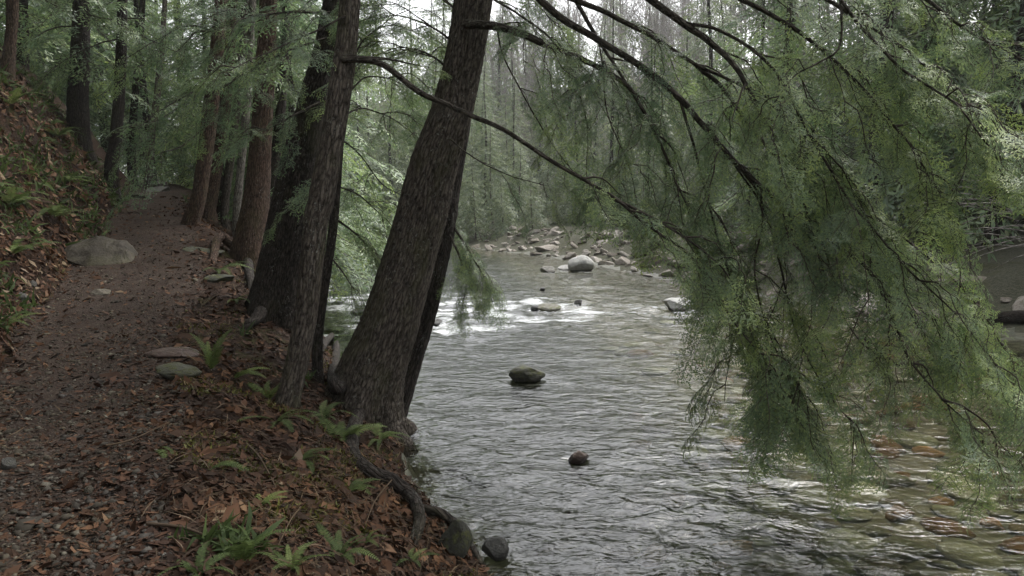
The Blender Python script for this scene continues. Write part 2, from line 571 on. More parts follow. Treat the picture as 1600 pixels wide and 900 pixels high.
# ------------------------------------------------------------------ terrain
TY = [-8, 0, 3.4, 5, 7.2, 9.5, 12, 16, 20, 25, 32, 45, 70, 120]
XL = [-2.6, -2.8, -3.4, -3.9, -4.9, -6.1, -6.9, -8.2, -10, -12, -16.5, -27, -45, -80]
XR = [0.1, -0.35, -1.65, -2.15, -3.15, -4.1, -4.8, -6.6, -8.4, -10.4, -14.8, -25, -43, -78]
ZP = [1.0, 1.0, 1.0, 1.02, 1.06, 1.2, 1.7, 2.47, 2.85, 3.3, 3.9, 4.5, 5, 6]
SY = [-8, 0, 3.4, 5.5, 7, 8.5, 9.5, 11, 13, 18, 25, 32, 45, 57, 70, 90, 130]
XS = [2.2, 1.2, 0.35, -0.25, -0.95, -1.4, -1.5, -2.2, -3.0, -4.8, -6.8, -8.5, -12, -20, -32, -52, -90]
BY = [-8, 0, 10, 16.5, 19.6, 28.6, 36, 45, 57, 70, 90, 130]
XB = [16, 14, 12, 11, 9.2, 6.6, 4.8, 2.4, -4, -14, -34, -74]


def sstep(a, b, x):
    t = np.clip((x - a) / (b - a), 0, 1)
    return t * t * (3 - 2 * t)


def edges(x, y):
    w = 0.18 * perlin(y * 0.9, 3.3) + 0.1 * perlin(y * 2.7, 8.1)
    return (np.interp(y, TY, XL) + w, np.interp(y, TY, XR) + 1.2 * w, np.interp(y, TY, ZP),
            np.interp(y, SY, XS) + 0.6 * w, np.interp(y, BY, XB) + 2.5 * w)


def height(x, y):
    x, y = np.asarray(x, float), np.asarray(y, float)
    xl, xr, zp, xs, xb = edges(x, y)
    u = np.maximum(xl - x, 0)
    hill = zp + (1 - .65 * sstep(19, 34, y)) * (1.55 * np.minimum(u, 1.5) + 1.0 * np.clip(u - 1.5, 0, 1.7) + 0.55 * np.clip(u - 3.2, 0, 14) + 0.1 * np.maximum(u - 17.2, 0))
    t = np.clip((x - xr) / np.maximum(xs - xr, 0.3), 0, 1)
    bank = zp * (1 - 0.93 * t ** 1.5)
    mid = (xs + xb) / 2
    dl, dr = np.maximum(x - xs, 0), np.maximum(xb - x, 0)
    deep = -0.75 + 0.5 * sstep(0.6, 3.6, x + 0.1 * (y - 8))
    bed = np.maximum(deep, np.maximum(0.07 - dl * 1.6, 0.05 - dr * 0.13))
    v = np.maximum(x - xb, 0)
    far = 0.05 + 0.95 * sstep(0, 4.5, v) + 0.06 * v + 21 * sstep(55, 170, y + 0.35 * np.abs(x)) * sstep(4, 60, v)
    z = np.where(x < xl, hill, np.where(x < xr, zp, np.where(x < xs, bank, np.where(x < xb, bed, far))))
    soft = np.where((x > xl) & (x < xr), 0.25, 1.0)
    n = 0.09 * fbm(x * 1.1, y * 1.1, 0, 3) + 0.03 * fbm(x * 6, y * 6, 2, 2)
    big = np.where(x < xl, 0.35 * fbm(x * .35, y * .35, 5, 2) * np.clip(u, 0, 1), 0)
    inriver = (x > xs) & (x < xb)
    return z + np.where(inriver, 0.5 * n, n * soft) + big


def region(x, y):
    xl, xr, zp, xs, xb = edges(x, y)
    return np.where(x < xl, 2, np.where(x < xr, 0, np.where(x < xs, 1, np.where(x < xb, 3, 4))))


def G(px, py, dmin=1.5, dmax=140.0):
    """point where the view ray meets the ground, and its depth"""
    d = np.exp(np.linspace(math.log(dmin), math.log(dmax), 1500))
    p = EYE + d[:, None] * ray(px, py)
    hit = np.nonzero(p[:, 2] < height(p[:, 0], p[:, 1]))[0]
    i = hit[0] if len(hit) else len(d) - 1
    q = p[i].copy()
    q[2] = float(height(q[0], q[1]))
    return q, d[i]


ang = np.concatenate([np.linspace(-180, -48, 36)[:-1], np.linspace(-48, 44, 430), np.linspace(44, 180, 36)[1:-1]])
rad_ = np.concatenate([[0.0], np.exp(np.linspace(math.log(0.5), math.log(420), 330))])
A, R_ = np.meshgrid(np.radians(ang), rad_)
GX, GY = np.sin(A) * R_, np.cos(A) * R_
GZ = height(GX, GY)
na, nr = len(ang), len(rad_)
ii = np.arange(nr - 1)[:, None] * na
jj = np.arange(na)[None]
kk = (jj + 1) % na
GQ = np.stack([ii + jj, ii + kk, ii + na + kk, ii + na + jj], -1).reshape(-1, 4)
GV = np.stack([GX, GY, GZ], -1).reshape(-1, 3)
fc = GV[GQ].mean(1)
freg = region(fc[:, 0], fc[:, 1])


def submesh(name, sel, mat):
    q = GQ[sel]
    used, inv = np.unique(q.ravel(), return_inverse=True)
    mb = MB()
    mb.add(GV[used], quads=inv.reshape(-1, 4))
    return tag(link(name, mb.mesh(name, mat, True)), kind="structure")


ground = submesh("ground", (freg == 1) | (freg == 2), ground_material())
far_bank = submesh("far_bank", freg == 4, ground_material("far_bank_soil", [(0.3, (0.03, 0.032, 0.022)), (0.5, (0.07, 0.07, 0.048)), (0.64, (0.1, 0.095, 0.07)), (0.78, (0.15, 0.14, 0.11))]))
footpath = submesh("footpath", freg == 0, path_material())
riverbed = submesh("riverbed", freg == 3, bed_material())

# river surface
ang = np.linspace(-47, 60, 420)
rad_ = np.exp(np.linspace(math.log(1.2), math.log(120), 560))
A, R_ = np.meshgrid(np.radians(ang), rad_)
X, Y = np.sin(A) * R_, np.cos(A) * R_
na, nr = len(ang), len(rad_)
rap = np.exp(-((Y - 20.5 + 0.25 * X) / 3.0) ** 2) * 0.9 + np.exp(-((Y - 17.0 - .2 * X) / 1.6) ** 2) * sstep(1, -2, X) + 0.42 * sstep(14, 24, Y) * sstep(60, 36, Y)
n1 = fbm(X * 0.8 + .3 * Y, Y * 1.1, 1.0, 3)
n2 = fbm(X * 2.6, Y * 3.2, 4.0, 2)
Z = 0.022 * n1 + 0.016 * n2 + rap * (0.05 * n1 + 0.05 * perlin(X * 1.2, Y * 2.2, 9) + 0.03 * n2)
foam = np.clip(rap * (0.62 + 0.9 * fbm(X * 0.7, Y * 1.6, 7, 3)) * sstep(9, -1, X) - 0.1, 0, 1)
for px, py, w in ((908, 424, 42), (857, 425, 28), (858, 487, 42), (838, 486, 18), (905, 477, 16), (762, 473, 20), (1058, 486, 54), (824, 595, 60), (903, 722, 40), (683, 508, 22), (775, 874, 44)):
    d_ = CAMZ / (-(ray(px, py)[2]))
    q_ = P(px, py, d_)
    w_ = w * d_ / FPX
    dx_, dy_ = X - q_[0], Y - (q_[1] + w_ * .3)
    rr_ = np.hypot(dx_, dy_) / w_
    tail = np.exp(-((dx_ + .25 * dy_) / (.45 * w_)) ** 2) * sstep(.3, -.4, dy_ / w_) * np.exp(np.minimum(dy_, 0) / (2.2 * w_))
    Z = Z + .03 * np.exp(-((rr_ - .75) / .2) ** 2) * np.minimum(w_, 1) * (dy_ > -.2) - .015 * tail
    foam = np.clip(foam + (.3 * np.exp(-((rr_ - .6) / .15) ** 2) + .34 * tail) * (1.0 if py < 560 else .5), 0, 1)
V = np.stack([X, Y, Z], -1).reshape(-1, 3)
ii = np.arange(nr - 1)[:, None] * na
jj = np.arange(na - 1)[None]
Q = np.stack([ii + jj, ii + jj + 1, ii + na + jj + 1, ii + na + jj], -1).reshape(-1, 4)
c = V[Q].mean(1)
xl_, xr_, zp_, xs_, xb_ = edges(c[:, 0], c[:, 1])
Q = Q[(c[:, 0] > xs_ - 0.7) & (c[:, 0] < xb_ + 1.5)]
used, inv = np.unique(Q.ravel(), return_inverse=True)
mb = MB()
wd = np.clip(-height(V[used][:, 0], V[used][:, 1]), 0, 2)
mb.add(V[used], quads=inv.reshape(-1, 4), tint=foam.ravel()[used], rest=np.stack([wd, 0 * wd, 0 * wd], -1))
river = tag(link("river", mb.mesh("river", WATER, True, True)), kind="structure")


# ------------------------------------------------------------------ hemlock sprays
def spray(L, rnd, s2=0.045, s3=0.035, fine=True, nstep=0.009, nl=0.015, nw=0.0045, leaf=(0.07, 0.016), width=0.42, droop=0.35):
    """flat drooping spray: x along, y sideways, z up.  fine: true needles; else each twiglet is one blade"""
    mb = MB()
    tw = []
    k = max(3, int(L / s2))
    xs = (np.arange(k) + rnd.random(k) * .6) / k * L
    l2s, segs2 = [], []
    for i, x in enumerate(xs):
        f = x / L
        l2 = L * width * (0.25 + 1.35 * f) * (1 - f) ** 0.8 * (0.6 + 0.7 * rnd.random()) + 0.02
        if f < 0.12:
            l2 *= 0.7
        sgn = 1 if i % 2 else -1
        an = math.radians(rnd.uniform(42, 62))
        d = np.array([math.cos(an), sgn * math.sin(an), rnd.uniform(-.1, .12)])
        p0 = np.array([x, 0, 0])
        segs2.append((p0, d, l2))
        m = max(1, int(l2 / s3))
        for j in range(m):
            g = (j + 0.5 * rnd.random() + 0.3) / m
            l3 = l2 * 0.45 * (1 - g * 0.75) * (0.6 + 0.6 * rnd.random()) + (0.02 if fine else 0.035)
            s3g = 1 if j % 2 else -1
            a3 = math.radians(rnd.uniform(38, 60)) * s3g
            d3 = np.array([d[0] * math.cos(a3) - d[1] * math.sin(a3), d[0] * math.sin(a3) + d[1] * math.cos(a3), d[2] + rnd.uniform(-.12, .12)])
            tw.append((p0 + d * l2 * g, d3, min(l3, 0.16) if fine else l3, f))
        tw.append((p0 + d * l2 * 0.5, d, l2 * 0.5 + (0 if fine else 0.03), f))
    tw.append((np.array([L * .75, 0, 0]), np.array([1.0, 0, 0]), L * .27, 1.0))
    P0 = np.array([t[0] for t in tw])
    D = np.array([t[1] for t in tw])
    Ln = np.array([t[2] for t in tw])
    F = np.array([t[3] for t in tw])
    if fine:
        cnt = np.maximum(2, (Ln / nstep).astype(int))
        idx = np.repeat(np.arange(len(tw)), cnt)
        loc = (np.concatenate([np.arange(c_) for c_ in cnt]) + 0.5) / cnt[idx]
        sg = rnd.choice([-1.0, 1.0], len(idx))
        base = P0[idx] + D[idx] * (Ln[idx] * loc)[:, None]
        d = D[idx]
        sd_ = np.stack([-d[:, 1], d[:, 0], 0 * d[:, 0]], -1) * sg[:, None]
        nd = d * 0.55 + sd_ * 0.85 + np.stack([0 * sg, 0 * sg, rnd.uniform(-.16, .16, len(idx))], -1)
        ln = nl * rnd.uniform(.7, 1.15, len(idx))[:, None]
        tri = np.stack([base - d * nw / 2, base + d * nw / 2, base + nd * ln], 1)
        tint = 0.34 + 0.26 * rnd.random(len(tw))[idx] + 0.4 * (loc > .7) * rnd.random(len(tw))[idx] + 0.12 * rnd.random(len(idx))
        tint = np.repeat(tint, 3)
        T = np.arange(len(idx) * 3).reshape(-1, 3)
        V_ = tri.reshape(-1, 3)
    else:
        n = len(tw)
        lw = leaf[1] * rnd.uniform(.7, 1.4, n)
        sd_ = np.stack([-D[:, 1], D[:, 0], rnd.uniform(-.6, .6, n)], -1) * lw[:, None]
        Lc = np.clip(Ln, 0.02, leaf[0] * 2.2)[:, None]
        quad = np.stack([P0, P0 + D * Lc * .45 + sd_, P0 + D * Lc, P0 + D * Lc * .4 - sd_], 1)
        V_ = quad.reshape(-1, 3)
        T = None
        tint = np.repeat(0.3 + 0.4 * rnd.random(n) + 0.15 * F, 4)

    def bend(v):
        v = v.copy()
        x, y = v[:, 0] / L, v[:, 1] / L
        v[:, 2] += L * (-droop * x ** 2 - 0.55 * np.abs(y) ** 1.5 + 0.05 * np.sin(x * 9 + y * 7))
        return v
    V_ = bend(V_)
    if fine:
        mb.add(V_, tris=T, mat=1, tint=tint)
    else:
        mb.add(V_, quads=np.arange(len(V_)).reshape(-1, 4), mat=1, tint=tint)
    ax = bend(np.stack([np.linspace(0, L * .97, 7), 0 * np.arange(7.), 0 * np.arange(7.)], -1))
    tube(mb, ax, np.linspace(0.006, 0.0015, 7) * (L / 0.8) ** .5, 3, 0, cap=False)
    if fine or L < 2.2:
        for p0, d, l2 in segs2:
            if l2 > 0.08:
                q = bend(np.stack([p0, p0 + d * l2 * .5, p0 + d * l2]))
                tube(mb, q, [0.0024 if fine else .005, .0018 if fine else .004, 0.001], 3, 0, cap=False)
    return mb


_r = np.random.default_rng(11)
FINE = [spray(0.5 + 0.09 * i, np.random.default_rng(20 + i), s2=0.031, s3=0.025, nstep=0.0135, nl=0.028, nw=0.0115, droop=0.16 + .06 * (i % 3), width=0.46) for i in range(5)]
MID = [spray(1.3 + 0.25 * i, np.random.default_rng(40 + i), s2=0.06, s3=0.05, fine=False, leaf=(0.06, 0.013), width=0.4) for i in range(5)]
FAR = [spray(2.4, np.random.default_rng(60 + i), s2=0.13, s3=0.12, fine=False, leaf=(0.16, 0.045), width=0.4) for i in range(4)]


def basis(d, roll=0.0):
    d = d / np.linalg.norm(d)
    s = np.cross([0, 0, 1.0], d)
    if np.linalg.norm(s) < 1e-3:
        s = np.array([1.0, 0, 0])
    s /= np.linalg.norm(s)
    n = np.cross(d, s)
    s2 = s * math.cos(roll) + n * math.sin(roll)
    n2 = np.cross(d, s2)
    return np.stack([d, s2, n2], 1)


def limb(tree, pts, r0, r1=0.004, every=0.16, size=1.0, kit=FINE, rnd=None, start=0.12, down=0.16, out=0.62, tint=0.0, mat=HEMLOCK, wood=TWIG, both=True, seg=7, lateral=None):
    """a limb of a tree (part) with its needles (sub-part)"""
    rnd = rnd or _r
    pts = np.asarray(pts, float)
    ln = np.linalg.norm(np.diff(pts, axis=0), axis=1).sum()
    n = max(8, int(ln / 0.07))
    c_ = spline(pts, n)
    s = np.linspace(0, 1, n)
    c_ = c_ + 0.012 * np.stack([perlin(s * ln * 3, i * 7.7 + pts[0][0]) for i in range(3)], -1)
    rr = r0 + (r1 - r0) * s ** 0.8
    wb = MB()
    tube(wb, c_, rr, seg, 0, seed=float(pts[0][0] * 3))
    br = link("branch", wb.mesh("branch", wood, True, True), tree)
    fb = MB()
    t, a, b = frames(c_)
    up = np.array([0, 0, 1.0])

    def spread(cc, tt, f, sz):
        side = np.cross(tt, up)
        side /= np.linalg.norm(side) + 1e-6
        d = tt * rnd.uniform(.6, 1.1) + side * rnd.choice([-1, 1]) * out * rnd.uniform(.4, 1.3) - up * down * rnd.uniform(.3, 1.5)
        if lateral is not None:
            d = d + np.asarray(lateral)
        M = basis(d, rnd.uniform(-.6, .6)) * sz * rnd.uniform(.65, 1.3)
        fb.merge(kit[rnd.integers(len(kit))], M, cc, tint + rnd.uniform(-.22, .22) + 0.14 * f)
    k = int(ln * (1 - start) / every * (.42 if kit is FINE and ln > 1.2 else 1.35))
    for i in range(k):
        f = start + (1 - start) * (i + rnd.random()) / k
        j = min(n - 1, int(f * n))
        spread(c_[j], t[j], f, size * (1 - .2 * f))
    if kit is FINE and ln > 1.2:
        k = max(2, int(ln * (1 - start) / .37))
        for i in range(k):
            f = start + (1 - start) * (i + rnd.random()) / k
            j = min(n - 1, int(f * n))
            side = np.cross(t[j], up)
            side /= np.linalg.norm(side) + 1e-6
            sg = 1 if i % 2 else -1
            l2 = rnd.uniform(.55, 1.15) * size * (1 - .55 * f)
            d = t[j] * rnd.uniform(.35, .9) + side * sg * rnd.uniform(.3, 1.0) + up * rnd.uniform(-.25, .35)
            d /= np.linalg.norm(d)
            q = spline(np.stack([c_[j], c_[j] + d * l2 * .5 + up * .03, c_[j] + d * l2 - up * l2 * rnd.uniform(.15, .45)]), 9)
            q = q + .012 * rnd.normal(0, 1, (9, 3)) * np.linspace(0, 1, 9)[:, None]
            tube(fb, q, np.linspace(min(.011, r0 * .5), .003, 9), 4, 0, cap=False)
            tq = np.gradient(q, axis=0)
            tq /= np.linalg.norm(tq, axis=1)[:, None]
            for g in np.linspace(.25, 1, max(3, int(l2 / .2))):
                m_ = min(8, int(g * 8 + rnd.uniform(-.5, .5)))
                spread(q[m_], tq[m_], f, size * .85)
    fb.merge(kit[0], basis(t[-1] + np.array([0, 0, -.2])) * size * .8, c_[-1], tint + .1)
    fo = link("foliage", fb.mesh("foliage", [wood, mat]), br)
    fo["kind"] = "stuff"
    return br


def tree_root(name, label, base, cat="tree", group=None):
    o = bpy.data.objects.new(name, None)
    col.objects.link(o)
    o.location = base
    o.empty_display_size = 0.3
    return tag(o, label, cat, group)


def build_trunk(pxpts, d0=None, lean=0.0, top=9.0, dscale=1.0, sink=0.35):
    """pixel polyline (top first: px, py, half width) -> world polyline base first, radii"""
    pts = pxpts[::-1]
    q, d = G(pts[0][0], pts[0][1])
    if d0:
        d = d0
    W, Rr = [], []
    for i, (px, py, hw) in enumerate(pts):
        dd = d + lean * i
        W.append(P(px, py, dd))
        Rr.append(hw * dd / FPX)
    W, Rr = np.array(W), np.array(Rr)
    dirv = W[-1] - W[-2]
    dirv /= np.linalg.norm(dirv)
    dz = dirv * .7 + np.array([0, 0, .3])
    for k in (0.45, 1.0):
        W = np.vstack([W, W[-1] + dz / np.linalg.norm(dz) * top * 0.5])
        Rr = np.append(Rr, Rr[len(pts) - 1] * (1 - 0.42 * k))
    base = W[0].copy()
    gz = float(height(base[0], base[1]))
    if gz < base[2] - 0.05:                       # foot hidden behind nearer ground: carry the trunk down to its own ground
        foot = np.array([base[0] - 0.03 * (base[2] - gz), base[1], gz])
        W, Rr = np.vstack([foot, W]), np.append(Rr[0] * 1.08, Rr)
        base = foot.copy()
    b0 = W[0] - np.array([0, 0, sink])
    W = np.vstack([b0, W])
    Rr = np.append(Rr[0] * 1.02, Rr)
    return base, W, Rr, d


def hero(name, label, pxpts, bark, d0=None, lean=0.0, top=8.0, seg=40, step=0.06, barkamp=0.012, flare=(0.35, 0.4, 4), crown=None, group=None, seed=1.0, bfreq=(26, 4)):
    base, W, Rr, d = build_trunk(pxpts, d0, lean, top)
    ln = np.linalg.norm(np.diff(W, axis=0), axis=1).sum()
    n = int(ln / step)
    c_ = spline(np.hstack([W, Rr[:, None]]), n)
    root = tree_root(name, label, base, group=group)
    mbt = MB()
    tube(mbt, c_[:, :3] - base, np.maximum(c_[:, 3], 0.01), seg, 0, bark=barkamp, seed=seed, flare=flare, bfreq=bfreq)
    link("trunk", mbt.mesh("trunk", bark, True, True), root)
    if crown:
        z0, count, lmin, lmax = crown
        fb = MB()
        rnd = np.random.default_rng(int(seed * 100))
        zz = c_[:, 2]
        for i in range(count):
            zt = z0 + (zz[-1] - z0) * (i + rnd.random()) / count
            j = int(np.argmin(np.abs(zz - zt)))
            az = rnd.uniform(0, 2 * math.pi)
            el = rnd.uniform(-.35, .1)
            dv = np.array([math.cos(az), math.sin(az), el])
            sp = MID[rnd.integers(len(MID))] if i < count * .45 else FAR[rnd.integers(len(FAR))]
            Lb = rnd.uniform(lmin, lmax)
            M = basis(dv, rnd.uniform(-.3, .3)) * Lb / (1.8 if i < count * .45 else 2.4)
            fb.merge(sp, M, c_[j, :3] - base, rnd.uniform(-.15, .1))
            ends = c_[j, :3] - base + dv / np.linalg.norm(dv) * Lb * .1
            tube(fb, np.stack([c_[j, :3] - base, ends]), [0.02, 0.01], 4, 0, cap=False)
        cr = link("crown", fb.mesh("crown", [TWIG, HEMLOCK]), root)
        cr["kind"] = "stuff"
    return root, base, d


def rel(base, pts):
    """pixel + depth points -> coordinates in the tree's own frame"""
    return [P(*p) - base for p in pts]


# ------------------------------------------------------------------ trees beside the path and the river
t1, b1, d1 = hero("leaning_hemlock_tree", "thick leaning hemlock with furrowed bark at the water's edge, limbs sweeping over the river",
                  [(741, -5, 29), (710, 155, 31), (677, 260, 35), (655, 350, 38), (612, 495, 42), (583, 578, 46), (566, 648, 50)],
                  BARK_GREY, seg=80, step=0.04, barkamp=0.016, flare=(0.65, 0.42, 5), seed=1.3, bfreq=(24, 4.2), top=7, crown=(6.6, 34, 1.2, 2.4))
t1b, b1b, d1b = hero("leaning_hemlock_tree", "slimmer dark leaning trunk half hidden behind the thick leaning hemlock",
                     [(722, 150, 17), (715, 205, 18), (698, 300, 20), (690, 351, 22), (663, 468, 24), (637, 550, 25), (613, 625, 26), (600, 664, 27)],
                     BARK_DARK, d0=d1 + .45, lean=0.03, seg=48, step=0.05, barkamp=0.012, flare=(0.3, 0.3, 4), seed=2.7, top=6, crown=(6.5, 20, 1.0, 2.0))
t2, b2, d2 = hero("hemlock_tree", "stout very dark trunk just behind the slender lichen-speckled trunk",
                  [(524, -5, 17), (490, 155, 24), (470, 250, 29), (453, 351, 33), (436, 440, 35), (425, 500, 38)],
                  BARK_DARK, seg=48, step=0.05, barkamp=0.014, flare=(0.6, 0.5, 4), seed=3.1, top=8, crown=(5.0, 34, 1.2, 2.4))
t3, b3, d3 = hero("hemlock_tree", "slender grey-brown trunk speckled with pale lichen, standing in front of the stout dark trunk",
                  [(547, -5, 15), (529, 155, 18), (503, 310, 19), (495, 345, 18), (479, 490, 17), (461, 580, 17), (449, 632, 19)],
                  BARK_GREY, seg=48, step=0.04, barkamp=0.006, flare=(0.3, 0.25, 3), seed=4.4, top=7, bfreq=(34, 9), crown=(5.6, 26, 1.0, 2.0))
t4, b4, d4 = hero("hemlock_sapling", "thin dark sapling stem between the slender trunk and the leaning hemlock",
                  [(543, 120, 4), (534, 180, 5), (529, 250, 6), (521, 350, 7), (510, 430, 7), (497, 522, 8)],
                  BARK_DARK, d0=9.2, seg=14, step=0.06, barkamp=0.003, flare=(0.3, 0.2, 3), seed=5.2, top=2.5)
t5, b5, d5 = hero("hemlock_tree", "rough brown trunk with exposed roots at the drop beside the path",
                  [(419, 0, 12), (415, 100, 14), (408, 210, 16), (402, 300, 19), (391, 385, 23)],
                  BARK_RED, d0=14.0, seg=48, step=0.05, barkamp=0.012, flare=(0.5, 0.4, 4), seed=6.1, top=8, crown=(4.2, 34, 1.2, 2.4))
path_trees = [
    ("reddish straight trunk right at the path edge, foremost of the path-side trunks", [(346, -5, 9), (331, 150, 11), (312, 300, 11), (299, 348, 12)], BARK_RED, None, (4.2, 30, 1.0, 2.2)),
    ("reddish trunk close behind the foremost path-side trunk", [(362, -5, 8), (353, 150, 9), (333, 290, 10), (326, 324, 11)], BARK_RED, 16.8, (4.6, 26, 1.0, 2.2)),
    ("thin pale-barked trunk on the riverside slope, one of several behind the reddish trunks", [(380, 60, 5), (366, 200, 6), (352, 312, 6)], BARK_GREY, 17, (5.2, 22, 1.0, 2.0)),
    ("slim pale lichened trunk beside the rough brown trunk", [(392, 60, 5), (384, 180, 6), (371, 318, 6)], BARK_PALE, 16.5, None),
    ("thin dark trunk in the thicket past the reddish trunks", [(352, 60, 5), (346, 200, 5), (342, 308, 6)], BARK_DARK, 19, None),
    ("straight dark trunk at the foot of the slope where the path bends", [(191, -5, 7), (187, 130, 8), (180, 220, 9), (174, 258, 10)], BARK_DARK, 19, (5.5, 34, 1.2, 2.6)),
    ("thick dark trunk standing high on the leafy slope", [(127, -5, 11), (125, 80, 13), (121, 160, 15)], BARK_DARK, 19, (6.2, 34, 1.2, 2.6)),
    ("reddish trunk at the top of the slope at the picture's edge", [(20, -5, 8), (17, 60, 8), (11, 118, 10)], BARK_RED, None, (6.4, 26, 1.2, 2.4)),
    ("thin grey curved trunk beyond the bend of the path", [(256, 30, 3.5), (250, 100, 4.5), (244, 160, 5), (233, 238, 6.5)], BARK_GREY, 25, None),
    ("slim dark trunk beside the thin grey curved trunk beyond the bend", [(222, 20, 4), (215, 110, 5), (206, 222, 6)], BARK_DARK, 26, (7, 24, 1.2, 2.4)),
    ("dark trunk in the riverside thicket between rough brown and stout dark trunks", [(446, 60, 6), (441, 150, 7), (430, 250, 7.5), (418, 345, 8)], BARK_DARK, 17, (5.5, 24, 1.2, 2.4)),
]
PT = []
for i, (lab, pts, bk, d0, crn) in enumerate(path_trees):
    PT.append(hero("hemlock_tree" if crn else "slim_tree", lab, pts, bk, d0=d0, seg=20, step=0.08, barkamp=0.008, flare=(0.4, 0.35, 3), seed=7 + i * 1.7, top=9, crown=crn, group="trunks along the path"))
    print("tree", lab[:30], [round(float(x), 2) for x in PT[-1][1]], round(float(PT[-1][2]), 1))
print("hero depths", d1, d2, d3, d4, d5, b1, b2, b3, b4, b5)

